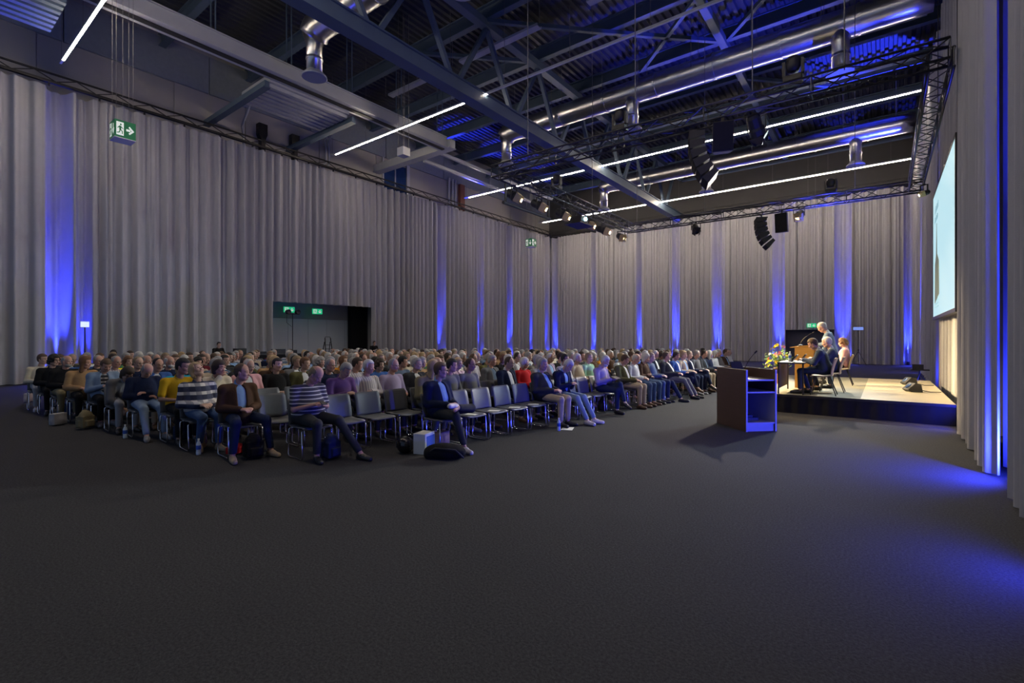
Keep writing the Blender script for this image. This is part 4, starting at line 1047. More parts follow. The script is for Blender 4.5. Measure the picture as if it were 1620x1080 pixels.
# ------------------------------------------------------------------ lectern on the hall floor
M['walnut'] = mat('walnut_veneer', (.085, .046, .032), .45, var=.28, scale=5, aniso=(.6, .6, 9))
M['walnut_in'] = mat('lectern_inside', (.36, .34, .35), .55, var=.12, scale=5)
M['oak'] = mat('oak_veneer', (.50, .25, .05), .45, var=.18, scale=5, aniso=(.6, .6, 9))
la = math.atan2(-.714, .70)                        # outward direction of the open back
t = thing('lectern', 'dark walnut lectern with open shelves standing on the carpet before the stage', 'lectern', (-2.12, 10.16, 0), la)
W2, D2, HL = .30, .49, 1.125
# local: x = open side, y = across
for s in (-1, 1):
    MB().box((-D2, s * W2 - (.025 if s > 0 else 0), .0), (D2, s * W2 + (.025 if s < 0 else 0), HL)).build('side_panel', M['walnut'], t)
MB().box((-D2, -W2 + .026, .0), (-D2 + .03, W2 - .026, HL)).build('front_panel', M['walnut'], t)
MB().box((-D2 + .031, -W2 + .027, .166), (-D2 + .036, W2 - .027, .919)).build('inner_lining', M['walnut_in'], t)
for s in (-1, 1): MB().box((-D2 + .037, s * (W2 - .0305) - .003, .166), (D2 - .012, s * (W2 - .0305) + .003, .699)).build('inner_lining', M['walnut_in'], t)
MB().box((-D2 + .031, -W2 + .026, .92), (D2 - .03, W2 - .026, .945)).build('top_tray', M['walnut_in'], t)
MB().box((-D2 + .031, -W2 + .026, .70), (D2 - .01, W2 - .026, .725)).build('shelf', M['walnut_in'], t)
MB().box((-D2 + .031, -W2 + .026, .14), (D2 - .01, W2 - .026, .165)).build('shelf', M['walnut_in'], t)
MB().box((-.12, -.05, .166), (-.09, -.02, .699)).build('partition', M['walnut_in'], t)
MB().box((D2 - .06, -W2 + .026, .0), (D2 - .04, W2 - .026, .139)).build('plinth', M['walnut_in'], t)
for s in (-1, 1): MB().box((D2 - .004, s * W2 - (.03 if s > 0 else -.0), 0), (D2 + .004, s * W2 + (0 if s > 0 else .03), HL)).build('edge_strip', M['walnut_in'], t)
o = MB().box((-.17, -.12, 0), (.15, .1, .05)).box((.0, -.08, .05), (.1, .02, .09)).build('equipment_box', M['black'], loc=Vector((-2.12, 10.16, .166)) + Vector((.1 * .70, -.1 * .714, 0)), rot=(0, 0, la)); tag(o, 'black equipment box on the lowest shelf of the floor lectern', 'box')
tr = thing('reading_screen', 'dark tilted reading screen rising above the floor lectern', 'screen', (-2.239, 10.253, .962), la)
Mx = Matrix.Rotation(math.radians(-28), 4, 'Y')
MB().box((-.012, -.12, .0), (.012, .12, .31), 0, Mx).build('panel', M['black'], tr, bevel=.006)
MB().box((-.10, -.10, -.014), (.04, .10, 0)).build('foot', M['black'], tr)
def gooseneck(loc, rz, label, h=.45, reach=.28):
    g_ = thing('gooseneck_microphone', label, 'microphone', loc, rz)
    MB().lathe([(.05, 0), (.05, .015), (.02, .03), (.01, .03)], 14).build('base', M['black'], g_)
    pts = [(reach * (k / 10)**1.6, 0, .03 + h * (k / 10) - .06 * (k / 10)**2) for k in range(11)]
    MB().tube(pts, .006, 6).build('stem', M['black'], g_, smooth=True)
    a, b = Vector(pts[-2]), Vector(pts[-1]); d_ = (b - a).normalized()
    MB().tube([b, b + d_ * .02, b + d_ * .07], .014, 8).build('capsule', M['black_cloth'], g_, smooth=True)
gooseneck((-2.2225, 10.50, .947), la, 'gooseneck microphone on the dark floor lectern', .50, .36)

# ------------------------------------------------------------------ things on the stage
def stage_chair(x, y, rz, label):
    c = thing('stage_chair', label, 'chair', (x, y, STH), rz, 'stage chairs')
    MB().grid(9, 9, lambda u, v: (-.20 + .42 * v, (u - .5) * .44, .445 + .02 * (2*u - 1)**2 - .03 * math.sin(v * PI) - (.03 * max(0, v - .8) * 5))).build('seat', SHELL_B, c, smooth=True).modifiers.new('thick', 'SOLIDIFY').thickness = .014
    MB().grid(9, 9, lambda u, v: (-.205 - .05 * v - .05 * v * v + .05 * (2*u - 1)**2 * (.4 + v * .6), (u - .5) * (.44 - .05 * v), .455 + .38 * v)).build('backrest', SHELL_B, c, smooth=True).modifiers.new('thick', 'SOLIDIFY').thickness = .014
    for sx in (-1, 1):
        for sy in (-1, 1):
            MB().tube([(sx * .13, sy * .15, .43), (sx * .24 - .03, sy * .20, .02), (sx * .24 - .03, sy * .20, .0)], .012, 8).build('leg', M['black'], c, smooth=True)
SHELL_B = mat('beige_shell', (.25, .19, .115), .45, var=.06, scale=12)
stage_chair(-1.12, 13.1, PI, 'beige shell chair on stage under the man in the navy suit')
stage_chair(-1.02, 13.98, PI, 'beige shell chair on stage under the white-haired man')
stage_chair(-.95, 16.25, PI, 'beige shell chair on stage under the woman in pink')
t = thing('stage_table', 'black table with thin legs at the near end of the stage', 'table', (-1.70, 13.4, STH))
MB().box((-.27, -.72, .70), (.27, .72, .73)).build('tabletop', M['black'], t)
for sx in (-1, 1):
    for sy in (-1, 1): MB().box((sx * .245 - .016, sy * .69 - .016, 0), (sx * .245 + .016, sy * .69 + .016, .70)).build('leg', M['black'], t)
MB().box((-.262, -.66, .12), (-.245, .66, .69)).build('modesty_panel', mat('grey_panel', (.10, .10, .10), .7), t)
def tiltpanel(name, x, y, z, label, cat, w=.26, h=.20, col=None):
    q = thing(name, label, cat, (x, y, z), PI)
    MB().box((-.01, -w/2, .0), (.01, w/2, h), 0, Matrix.Rotation(math.radians(-35), 4, 'Y')).build('panel', col or M['black'], q)
    MB().box((-.14, -.06, 0), (.0, .06, .008)).build('stand', M['black'], q)
tz = STH + .73
tiltpanel('tablet', -1.72, 13.05, tz, 'dark tilted tablet on the stage table nearest the seated man', 'tablet')
tiltpanel('tablet', -1.62, 13.72, tz, 'second tilted tablet on the stage table by the wooden lectern', 'tablet')
for x, y, lb in ((-1.52, 12.86, 'sheets of paper under the navy-suited man\'s hands on the stage table'), (-1.55, 13.5, 'white paper on the stage table between the two tablets')):
    o = MB().box((-.10, -.15, 0), (.10, .15, .006)).build('paper', M['paper'], loc=(x, y, tz), rot=(0, 0, .15)); tag(o, lb, 'paper')
M['clear'] = mat('clear_bottle', (.55, .65, .72), .12, var=.05); M['blue_label'] = mat('blue_label', (.03, .10, .45), .5)
def bottle(x, y, z, label, h=.24):
    b = thing('water_bottle', label, 'bottle', (x, y, z), 0, 'water bottles')
    MB().lathe([(.030, 0), (.033, .01), (.033, .05), (.030, .06), (.033, .075), (.033, .15), (.022, .185), (.013, .20), (.013, .215)], 14).build('body', M['clear'], b, smooth=True)
    MB().lathe([(.0335, .08), (.0338, .082), (.0338, .138), (.0335, .14)], 14).build('label', M['blue_label'], b, smooth=True)
    MB().lathe([(.015, .212), (.015, .235), (.004, .236)], 12).build('cap', M['white'], b)
bottle(-1.80, 13.35, tz, 'water bottle on the stage table')
t = thing('stage_lectern', 'light oak lectern on stage in front of the standing speaker', 'lectern', (-1.62, 14.85, STH))
MB().box((-.22, -.38, .0), (-.19, .38, 1.07)).build('front_panel', M['oak'], t)
for s in (-1, 1): MB().prism([(-.19, 0), (.2, 0), (.2, 1.12), (-.19, 1.07)], s * .38 - (.03 if s > 0 else 0), s * .38 + (.03 if s < 0 else 0), 'y').build('side_panel', M['oak'], t)
MB().box((-.185, -.345, .80), (.2, .345, .82)).build('shelf', M['oak'], t)
MB().box((-.225, -.385, 1.06), (.20, .385, 1.08), 0, Matrix.Rotation(-.10, 4, 'Y')).build('top_board', M['oak'], t)
MB().box((-.226, -.382, .70), (-.221, .382, .71)).build('panel_joint', M['black'], t)
gooseneck((-1.74, 14.70, STH + 1.092), 0, 'gooseneck microphone on the oak stage lectern', .36, .27)

# flowers on a wooden pedestal
t = thing('flower_arrangement', 'yellow and pink flower arrangement at the far left stage corner', 'flowers', (-2.42, 15.6, STH))
MB().box((-.13, -.13, 0), (.13, .13, .28)).build('pedestal', M['oak'], t)
MB().lathe([(.07, .28), (.10, .34), (.11, .42), (.09, .46), (.08, .45)], 16).build('vase', M['walnut'], t, smooth=True)
rnd = random.Random(4)
FL = {n: mat('petal_' + n, c, .7, var=.2, scale=30) for n, c in (('yellow', (.75, .62, .03)), ('pink', (.70, .22, .32)), ('white', (.75, .72, .62)), ('red', (.5, .05, .04)))}
LEAF = mat('leaf_green', (.10, .22, .03), .7, var=.3, scale=20)
lf = MB()
for i in range(110):
    a = rnd.uniform(0, 6.28); e = rnd.uniform(-.2, 1.3); q = rnd.uniform(.12, .34)
    c = Vector((q * math.cos(a) * math.cos(e), q * math.sin(a) * math.cos(e), .52 + q * math.sin(e) * 1.3)); d_ = Vector((math.cos(a), math.sin(a), rnd.uniform(-.3, 1))).normalized()
    s_ = d_.orthogonal().normalized() * .022; l_ = rnd.uniform(.07, .13)
    lf.add([c, c + d_ * l_ * .5 + s_, c + d_ * l_, c + d_ * l_ * .5 - s_], [(0, 1, 2, 3)])
for i in range(26):
    a = rnd.uniform(0, 6.28); q = rnd.uniform(.05, .3); lf.tube([(0, 0, .44), (q * .4 * math.cos(a), q * .4 * math.sin(a), .62), (q * math.cos(a), q * math.sin(a), .62 + rnd.uniform(.1, .42))], .005, 4)
lf.build('foliage', LEAF, t, fix=False)
for i in range(46):
    col = rnd.choice(['yellow', 'yellow', 'yellow', 'pink', 'white', 'red']) if i < 30 else rnd.choice(['pink', 'white', 'pink', 'yellow'])
    a = rnd.uniform(0, 6.28); q = rnd.uniform(.06, .33); z = rnd.uniform(.42, .82) if i < 30 else rnd.uniform(.75, 1.10)
    if i >= 30: q *= .8
    fb = MB(); c = Vector((q * math.cos(a), q * math.sin(a), z)); up_ = Vector((math.cos(a), math.sin(a), .6)).normalized(); o1 = up_.orthogonal().normalized(); o2 = up_.cross(o1); s = rnd.uniform(.035, .055)
    for k in range(6):
        d_ = o1 * math.cos(k * PI / 3) + o2 * math.sin(k * PI / 3); e_ = o1 * math.cos(k * PI / 3 + PI / 2) + o2 * math.sin(k * PI / 3 + PI / 2)
        fb.add([c, c + d_ * s * .6 + e_ * s * .35 + up_ * s * .3, c + d_ * s * 1.1 + up_ * s * .15, c + d_ * s * .6 - e_ * s * .35 + up_ * s * .3], [(0, 1, 2, 3)])
    fb.lathe([(s * .25, 0), (s * .2, s * .2), (.001, s * .3)], 6, mat=Matrix.Translation(c) @ up_.to_track_quat('Z', 'Y').to_matrix().to_4x4())
    fb.build('blossom', FL[col], t, fix=False)

# equipment beyond the stage, by the screen wall
t = thing('equipment_stand', 'small black equipment stand behind the stage at the screen wall', 'stand', (.95, 21.4, 0))
MB().box((-.25, -.2, .62), (.25, .2, .66)).build('shelf', M['black'], t)
MB().box((-.2, -.16, .66), (.1, .16, .82)).build('device', M['black'], t)
for k in range(3):
    a = k * 2.094; MB().tube([(0, 0, .5), (.32 * math.cos(a), .32 * math.sin(a), .0)], .014, 6).build('leg', M['black'], t)
MB().tube([(0, 0, .2), (0, 0, .64)], .02, 8).build('pole', M['black'], t)
o = MB().tube([(0.3, 21.0, .02), (-.1, 20.6, .02), (-.6, 20.8, .02), (-.9, 20.3, .02), (-.4, 19.9, .02), (.5, 20.1, .02)], .022, 6).build('cable', M['black'], smooth=True); tag(o, 'black cable lying on the floor behind the stage', 'cable')
o = MB().tube([(1.2, 12.9, .03), (1.22, 14, .03), (1.18, 16, .03), (1.22, 18.5, .03)], .03, 6).build('cable', M['black'], smooth=True); tag(o, 'black cable on the floor between the stage and the pale lower curtain', 'cable')

# ------------------------------------------------------------------ stands by the curtains
def tripod(r_, h, spread=.55, z1=.9):
    MB().tube([(0, 0, .25), (0, 0, h)], .020, 8).build('pole', M['black'], r_)
    MB().tube([(0, 0, z1), (0, 0, z1 + .12)], .035, 8).build('collar', M['black'], r_)
    for k in range(3):
        a = k * 2.094 + .5; MB().tube([(0, 0, z1), (spread * math.cos(a), spread * math.sin(a), .012)], .014, 6).build('leg', M['black'], r_)
PANEL_W = mat('lit_panel_white', (.7, .78, .9), .4, emit=(.62, .74, .95), estr=.9)
PANEL_B = mat('lit_panel_blue', (.2, .3, .8), .4, emit=(.22, .35, .95), estr=.7)
t = thing('lamp_stand', 'thin tripod stand with a small pale lamp panel at the left end of the audience', 'lamp stand', (-24.1, 4.83, 0), -.1)
tripod(t, 2.12, .4); MB().box((-.06, -.13, 2.12), (-.02, .13, 2.34)).build('lamp_housing', M['black'], t); MB().box((-.02, -.125, 2.125), (0, .125, 2.335)).build('lamp_panel', PANEL_W, t)
t = thing('lamp_stand', 'tall black tripod stand with a twin lamp bar in the doorway opening', 'lamp stand', (-24.2, 13.05, 0), 0)
tripod(t, 2.95, .6); MB().box((-.03, -.36, 2.93), (.03, .36, 2.97)).build('lamp_bar', M['black'], t)
for s in (-1, 1): MB().lathe([(.03, -.14), (.10, -.1), (.12, .12), (.11, .14), (.02, .12)], 14, mat=Matrix.Translation((0, s * .25, 3.06)) @ Matrix.Rotation(PI/2, 4, 'Y')).build('lamp_head', M['black'], t)
MB().tube([(0, -.3, 2.9), (.05, -.34, 2.5), (0, -.05, 2.3)], .01, 5).build('cable', M['black'], t)
t = thing('lamp_stand', 'tripod stand with a flat blue-white lamp panel before the back curtain', 'lamp stand', (-1.27, 37, 0), PI)
tripod(t, 2.25, .5); MB().box((-.05, -.27, 2.2), (.05, .27, 2.4)).build('lamp_housing', M['black'], t, rot=(0, 0, PI/2)); MB().box((-.26, .05, 2.21), (.26, .06, 2.39)).build('lamp_panel', PANEL_B, t)
t = thing('stepladder', 'dark stepladder standing in the doorway opening', 'ladder', (-25.2, 15.65, 0), 0)
for s in (-1, 1):
    MB().beam((.30, s * .26, 0), (.02, s * .17, 1.72), .03, .05).build('front_rail', M['black'], t); MB().beam((-.40, s * .26, 0), (-.02, s * .17, 1.5), .03, .04).build('rear_leg', M['black'], t)
for k in range(6):
    z = .22 + k * .22; MB().box((.30 - .28 * z / 1.72 - .09, -.25 + .09 * z / 1.72, z - .012), (.30 - .28 * z / 1.72 + .02, .25 - .09 * z / 1.72, z + .012)).build('step', M['black'], t)
MB().tube([(.02, -.17, 1.7), (.0, -.15, 1.78), (0, .15, 1.78), (.02, .17, 1.7)], .014, 6).build('hand_rail', M['black'], t)
t = thing('control_desk', 'black-draped control desk behind the audience at the doorway opening', 'desk', (-22.9, 11.1, 0))
MB().box((-.4, -1.5, 0), (.4, 1.5, .93)).build('drape', M['black_cloth'], t); MB().box((-.45, -1.55, .93), (.45, 1.55, .97)).build('desktop', M['black'], t)
for k, (y, w_, h_, lb) in enumerate(((-1.2, .5, .28, 'dark monitor at the left end of the control desk'), (-.3, .5, .12, 'flat dark mixing console on the control desk'), (.55, .6, .22, 'dark monitor in the middle of the control desk'), (1.25, .35, .16, 'dark equipment case at the right end of the control desk'))):
    o = MB().box((-.1, -w_/2, 0), (.1, w_/2, h_)).box((-.14, -w_*.3, 0), (.14, w_*.3, .015)).build('desk_device', M['black'], loc=(-22.9, 11.1 + y, .97)); tag(o, lb, 'device')

# ------------------------------------------------------------------ hall chair
def shell_seat(u, v):
    x = -.20 + .43 * v; y = (u - .5) * (.45 - .03 * max(0, v - .7) * 3)
    return (x, y, .438 + .012 * (2*u - 1)**2 - .012 * math.sin(v * PI) - .05 * max(0, v - .85)**2 * 20)
def shell_back(u, v):
    a = max(0, v - .85) / .15; w = .45 - .045 * a * a
    return (-.214 - .03 * v - .055 * v * v + .03 * (2*u - 1)**2, (u - .5) * w, .452 + .37 * v)
def thick(mb, nu, nv, fn, th):
    top = [Vector(fn(i / (nu - 1), j / (nv - 1))) for j in range(nv) for i in range(nu)]
    e = 1e-3; nrm = []
    for j in range(nv):
        for i in range(nu):
            u, v = i / (nu - 1), j / (nv - 1)
            n_ = (Vector(fn(u + e, v)) - Vector(fn(u - e, v))).cross(Vector(fn(u, v + e)) - Vector(fn(u, v - e))).normalized(); nrm.append(n_)
    bot = [p - n_ * th for p, n_ in zip(top, nrm)]
    N_ = nu * nv; fs = []
    for j in range(nv - 1):
        for i in range(nu - 1):
            a, b, c, d_ = j*nu + i, j*nu + i + 1, (j+1)*nu + i + 1, (j+1)*nu + i
            fs.append((a, b, c, d_)); fs.append((N_ + d_, N_ + c, N_ + b, N_ + a))
    ring = [i for i in range(nu)] + [j*nu + nu - 1 for j in range(1, nv)] + [(nv-1)*nu + i for i in range(nu - 2, -1, -1)] + [j*nu for j in range(nv - 2, 0, -1)]
    for k in range(len(ring)):
        a, b = ring[k], ring[(k + 1) % len(ring)]; fs.append((a, N_ + a, N_ + b, b))
    mb.add(top + bot, fs)
def sled(s):
    y = s * .225; r_ = .04
    pts = [(.19, y - s * .03, .425), (.20, y, .40)]
    def arc(cx, cz, a0, a1): return [(cx + r_ * math.cos(a), y, cz + r_ * math.sin(a)) for a in np.linspace(a0, a1, 5)]
    pts += arc(.205 - 0, .055, 0, -PI/2)[0:0] + [(.215, y, .10), (.215, y, .055)] + [(.215 - r_ + r_ * math.cos(a), y, .052 - (r_ - r_) + r_ * math.sin(a) - 0) for a in np.linspace(0, -PI/2, 5)][1:]
    zb = .012
    pts = [(p[0], p[1], p[2]) for p in pts]; pts[-1] = (pts[-1][0], y, zb)
    pts += [(-.17, y, zb), (-.20, y, zb + .012), (-.215, y, .05), (-.205, y, .25), (-.19, y, .40), (-.18, y - s * .03, .425)]
    return pts
seat_m = MB(); thick(seat_m, 9, 9, shell_seat, .016); seat_m = seat_m.mesh('seat', True)
back_m = MB(); thick(back_m, 9, 11, shell_back, .014); back_m = back_m.mesh('backrest', True)
leg_m = [MB().tube(sled(s), .0095, 7).mesh('leg', True) for s in (-1, 1)]
bar_m = MB().tube([(.17, -.2, .418), (.17, .2, .418)], .009, 6).tube([(-.17, -.2, .418), (-.17, .2, .418)], .009, 6).mesh('seat_frame', True)
one = MB()
thick(one, 5, 5, shell_seat, .016); nf1 = len(one.f); thick(one, 5, 6, shell_back, .014); nf1 = len(one.f)
for s in (-1, 1): one.tube(sled(s)[::2] + sled(s)[-1:], .0095, 5)
one.mi = [0] * nf1 + [1] * (len(one.f) - nf1)
one_m = one.mesh('hall_chair', True)
for me in (seat_m, back_m): me.materials.append(M['shell'])
for me in leg_m + [bar_m]: me.materials.append(M['chrome'])
one_m.materials.append(M['shell']); one_m.materials.append(M['chrome'])
def hall_chair(x, y, rz, label, group, full=True):
    if not full:
        o = bpy.data.objects.new('hall_chair', one_m); link(o); o.location = (x, y, 0); o.rotation_euler = (0, 0, rz); return tag(o, label, 'chair', group)
    c = thing('hall_chair', label, 'chair', (x, y, 0), rz, group)
    for n_, me in (('seat', seat_m), ('backrest', back_m), ('leg', leg_m[0]), ('leg', leg_m[1]), ('seat_frame', bar_m)):
        link(bpy.data.objects.new(n_, me), c)
    return c

# ------------------------------------------------------------------ bags and small things on the floor
def blob(name, prims, vox=.012):
    pts = np.array([p for pr in prims for p in (pr[1], pr[2] if pr[0] == 'cap' else pr[1])], float); lo = pts.min(0) - .45; hi = pts.max(0) + .45; lo[2] = -.02
    F = Field(lo, hi, vox)
    for pr in prims:
        if pr[0] == 'cap': F.cap(pr[1], pr[2], pr[3], pr[4], k=.03)
        elif pr[0] == 'ell': F.ell(pr[1], pr[2], k=.03)
        else: F.box(pr[1], pr[2], None, 'u', .03)
    F.plane((0, 0, .002), (0, 0, 1)); return F.to_mesh(name)
def bag(name, label, cat, x, y, rz, prims, m_, extras=(), z=0):
    b = thing(name, label, cat, (x, y, z), rz)
    me = blob('body', prims); me.materials.append(m_); link(bpy.data.objects.new('body', me), b)
    for nm, mb, mm in extras: mb.build(nm, mm, b, smooth=True)
    return b
def handle(x0, x1, y, z, h, r_=.010): return MB().tube([(x0 + (x1 - x0) * t, y, z + h * math.sin(PI * t)) for t in np.linspace(0, 1, 9)], r_, 6)
PACK = [('box', (0, 0, .14), (.085, .115, .11)), ('ell', (.01, 0, .26), (.085, .11, .09)), ('box', (.11, 0, .11), (.015, .075, .055)), ('cap', (-.03, -.03, .355), (-.03, .03, .355), .010, .010), ('cap', (.0, .112, .08), (.0, .112, .15), .026, .022), ('cap', (.0, -.112, .08), (.0, -.112, .15), .026, .022)]
TOTE = [('box', (0, 0, .13), (.06, .13, .11)), ('ell', (0, 0, .10), (.08, .15, .10))]
FLAT = [('cap', (-.2, 0, .07), (.2, .05, .08), .09, .07), ('cap', (-.15, .15, .06), (.22, .16, .07), .08, .06), ('ell', (0, .06, .10), (.30, .18, .11))]
# ------------------------------------------------------------------ audience
FPX = 770.0; FV = (-math.sin(TH), math.cos(TH)); RV = (math.cos(TH), math.sin(TH))
def proj(x, y, z):
    d = FV[0]*x + FV[1]*y; return 810 + FPX * (RV[0]*x + RV[1]*y) / d, 535 - FPX * (z - HC) / d, d
def floor_at(u, v, z=0.0):
    d = FPX * (HC - z) / (v - 535); l = (u - 810) / FPX * d; return FV[0]*d + RV[0]*l, FV[1]*d + RV[1]*l

ORD = ['first', 'second', 'third', 'fourth', 'fifth', 'sixth', 'seventh', 'eighth', 'ninth', 'tenth', 'eleventh', 'twelfth', 'thirteenth', 'fourteenth', 'fifteenth', 'sixteenth', 'seventeenth',
       'eighteenth', 'nineteenth', 'twentieth', 'twenty-first', 'twenty-second', 'twenty-third', 'twenty-fourth', 'twenty-fifth', 'twenty-sixth', 'twenty-seventh', 'twenty-eighth', 'twenty-ninth', 'thirtieth',
       'thirty-first', 'thirty-second', 'thirty-third']
RX = [-5.55, -6.50, -7.38, -8.32, -9.25, -10.2, -11.15, -12.1, -13.05, -14.0, -14.95, -15.9, -16.85]
RY = [5.42, 3.82, 3.25, 3.08, 3.10, 2.90, 2.80, 2.75, 2.62, 2.52, 2.46, 2.42, 2.9]
TILT, PITCH = .07, .54
RZ = -math.atan(TILT)
seats = {}
for k in range(13):
    i = 0
    while True:
        y = RY[k] + PITCH * i; x = RX[k] + TILT * (y - 5)
        u, v, d = proj(x - .1, y, 1.28)
        if d > 20.3 or y > 19.6: break
        seats[(k, i)] = (x, y, u, v, d); i += 1

# ---- people one can tell apart: (row, seat, pose, look, label)
HERO = [
 (0, 0, dict(top='jacket', hair='short', glasses=True, recline=10, yaw=42, pitch=3, fat=1.12, armL='lap', armR='lap', legL='fig4', legR=((.43, -.11, .53), (.58, -.07, .085))), dict(hair='brown', top='navy', shirt='paleblue', trousers='charcoal', shoes='white', skin=1),
  'person in navy blazer, pale blue shirt, glasses and white sneakers, ankle on knee, front row'),
 (0, 5, dict(top='jacket', hair='short', recline=16, yaw=8, pitch=8, fat=1.2, armL='lap', armR='lap', legL='down', legR='down'), dict(hair='grey', top='charcoal', shirt='paleblue', trousers='beige', shoes='black', skin=1),
  'person in charcoal blazer, blue shirt and beige trousers beside the empty front chairs'),
 (0, 6, dict(top='jacket', hair='short', recline=-6, yaw=10, pitch=42, armL='phone', armR='phone', legL='out', legR='out'), dict(hair='white', top='navy', shirt='paleblue', trousers='denim', shoes='white'),
  'white-haired person in dark jacket and light jeans bending over, front row'),
 (0, 9, dict(top='shirt', hair='short', beard=True, recline=3, yaw=15, pitch=26, armL='phone', armR='phone', legL='over', legR='down'), dict(hair='white', top='lilac', trousers='darkjeans', shoes='black'),
  'grey-bearded person in lilac shirt looking down at a tablet, front row'),
 (0, 11, dict(top='jacket', hair='short', recline=12, yaw=30, pitch=24, fat=1.1, armL='lap', armR='knee', legL='down', legR='down'), dict(hair='brown', top='olive', shirt='white', trousers='beige', shoes='brown', skin=1),
  'person in olive-brown jacket and beige trousers with lowered head, front row'),
 (0, 12, dict(top='shirt', hair='fringe', recline=8, yaw=20, pitch=22, armL='lap', armR='lap', legL='down', legR='down'), dict(hair='white', top='white', trousers='jeans', shoes='brown', skin=1),
  'white-haired person in white patterned shirt and jeans, front row'),
 (0, 13, dict(top='sweater', hair='bob', recline=6, yaw=15, pitch=15, armL='cross', armR='cross'), dict(hair='white', top='brown', trousers='jeans', shoes='black'),
  'white-haired person in brown sweater with crossed arms, front row'),
 (0, 14, dict(top='shirt', hair='short', glasses=True, recline=16, yaw=25, pitch=4, armL='lap', armR='lap', legL='out', legR='down'), dict(hair='sand', top='steel', trousers='darkjeans', shoes='black'),
  'person with glasses in grey-blue sweater and dark jeans, front row'),
 (0, 16, dict(top='jacket', hair='short', recline=20, yaw=25, pitch=0, fat=1.15, armL='lap', armR='lap', legL='out', legR='out'), dict(hair='brown', top='charcoal', shirt='white', trousers='grey', shoes='black', skin=1),
  'large person in dark suit with legs stretched out, front row'),
 (0, 17, dict(top='jacket', hair='short', recline=14, yaw=25, pitch=10, armL='lap', armR='lap', legL='over', legR='down'), dict(hair='dark', top='blue', shirt='white', trousers='navy', shoes='brown', skin=2),
  'dark-haired person in bright blue suit, front row'),
 (0, 19, dict(top='jacket', hair='receding', recline=16, yaw=30, pitch=4, armL='lap', armR='lap', legL='over', legR='down'), dict(hair='sand', top='navy', shirt='white', trousers='navy', shoes='black'),
  'sandy-haired person in navy suit with crossed legs, front row'),
 (1, 0, dict(top='tee', hair='fringe', glasses=False, recline=2, yaw=30, pitch=38, fat=1.32, armL='phone', armR='phone', legR='down', legL=((.42, .20, .54), (.74, .36, .085)), size=1.03), dict(hair='sand', top='striped', trousers='charcoal', shoes='black', skin=1),
  'bald heavy person in striped polo shirt looking down at a phone'),
 (1, 4, dict(top='coat', hair='long', recline=-4, yaw=75, pitch=14, roll=5, armL='lap', armR='lap', legL='tuck', legR='tuck'), dict(hair='blond', top='khaki', trousers='grey', shoes='black'),
  'blond person in beige coat turned away behind the navy blazer'),
 (2, 0, dict(top='jacket', hair='receding', recline=4, yaw=48, pitch=4, armL='lap', armR='lap', legL=((.41, .20, .525), (.43, .26, .085)), legR=((.41, -.20, .525), (.43, -.25, .085)), fat=1.05), dict(hair='brown', top='brown', shirt='paleblue', trousers='darkjeans', shoes='tan', skin=1),
  'person in dark brown jacket and pale blue shirt at the end of the third row'),
 (3, 0, dict(top='coat', hair='bob', recline=14, yaw=20, pitch=-32, armL='lap', armR='lap', legL='down', legR='tuck', fat=1.08), dict(hair='blond', top='plaid', trousers='jeans', shoes='tan'),
  'blond person in black and white plaid jacket with head tipped back'),
 (4, 0, dict(top='tee', hair='short', recline=-2, yaw=40, pitch=10, armL='lap', armR='lap', legL='down', legR='down', size=1.06), dict(hair='black', top='mustard', trousers='black', shoes='black', skin=2),
  'dark-haired person in mustard yellow t-shirt'),
 (5, 0, dict(top='sweater', hair='fringe', recline=12, yaw=10, pitch=46, armL='cross', armR='cross', legL='out', legR='out', fat=1.1), dict(hair='grey', top='navy', trousers='denim', shoes='grey', skin=1),
  'bald person in navy sweater with crossed arms and chin on chest'),
 (6, 0, dict(top='jacket', hair='bob', recline=-38, yaw=10, pitch=40, armL='hang', armR='hang', legL='down', legR='down'), dict(hair='dark', top='grey', shirt='lightgrey', trousers='lightgrey', shoes='black'),
  'dark-haired person in grey jacket bending down to the floor'),
 (7, 0, dict(top='jacket', hair='short', recline=4, yaw=15, pitch=30, armL='phone', armR='phone', legL='tuck', legR='tuck'), dict(hair='brown', top='denim', shirt='print', trousers='black', shoes='grey', skin=1),
  'person in pale denim jacket and patterned top looking at a phone'),
 (8, 0, dict(top='coat', hair='long', recline=2, yaw=45, pitch=8, armL='lap', armR='lap'), dict(hair='chestnut', top='tan', trousers='black', shoes='black', skin=1),
  'person with reddish hair in tan jacket near the left end'),
 (9, 0, dict(top='sweater', hair='fringe', beard=True, recline=8, yaw=35, pitch=4, fat=1.25, armL='lap', armR='lap'), dict(hair='grey', top='black', trousers='khaki', shoes='black', skin=1),
  'large bald person in black sweater and khaki trousers near the left end'),
 (10, 0, dict(top='coat', hair='curly', glasses=True, recline=4, yaw=40, pitch=6, armL='lap', armR='lap'), dict(hair='black', top='black', trousers='black', shoes='black'),
  'person with curly black hair and glasses dressed in black near the left end'),
 (11, 0, dict(top='shirt', hair='short', recline=8, yaw=42, pitch=2, armL='lap', armR='lap'), dict(hair='brown', top='cream', trousers='lightgrey', shoes='white'),
  'person in cream top at the far left end of the audience'),
]
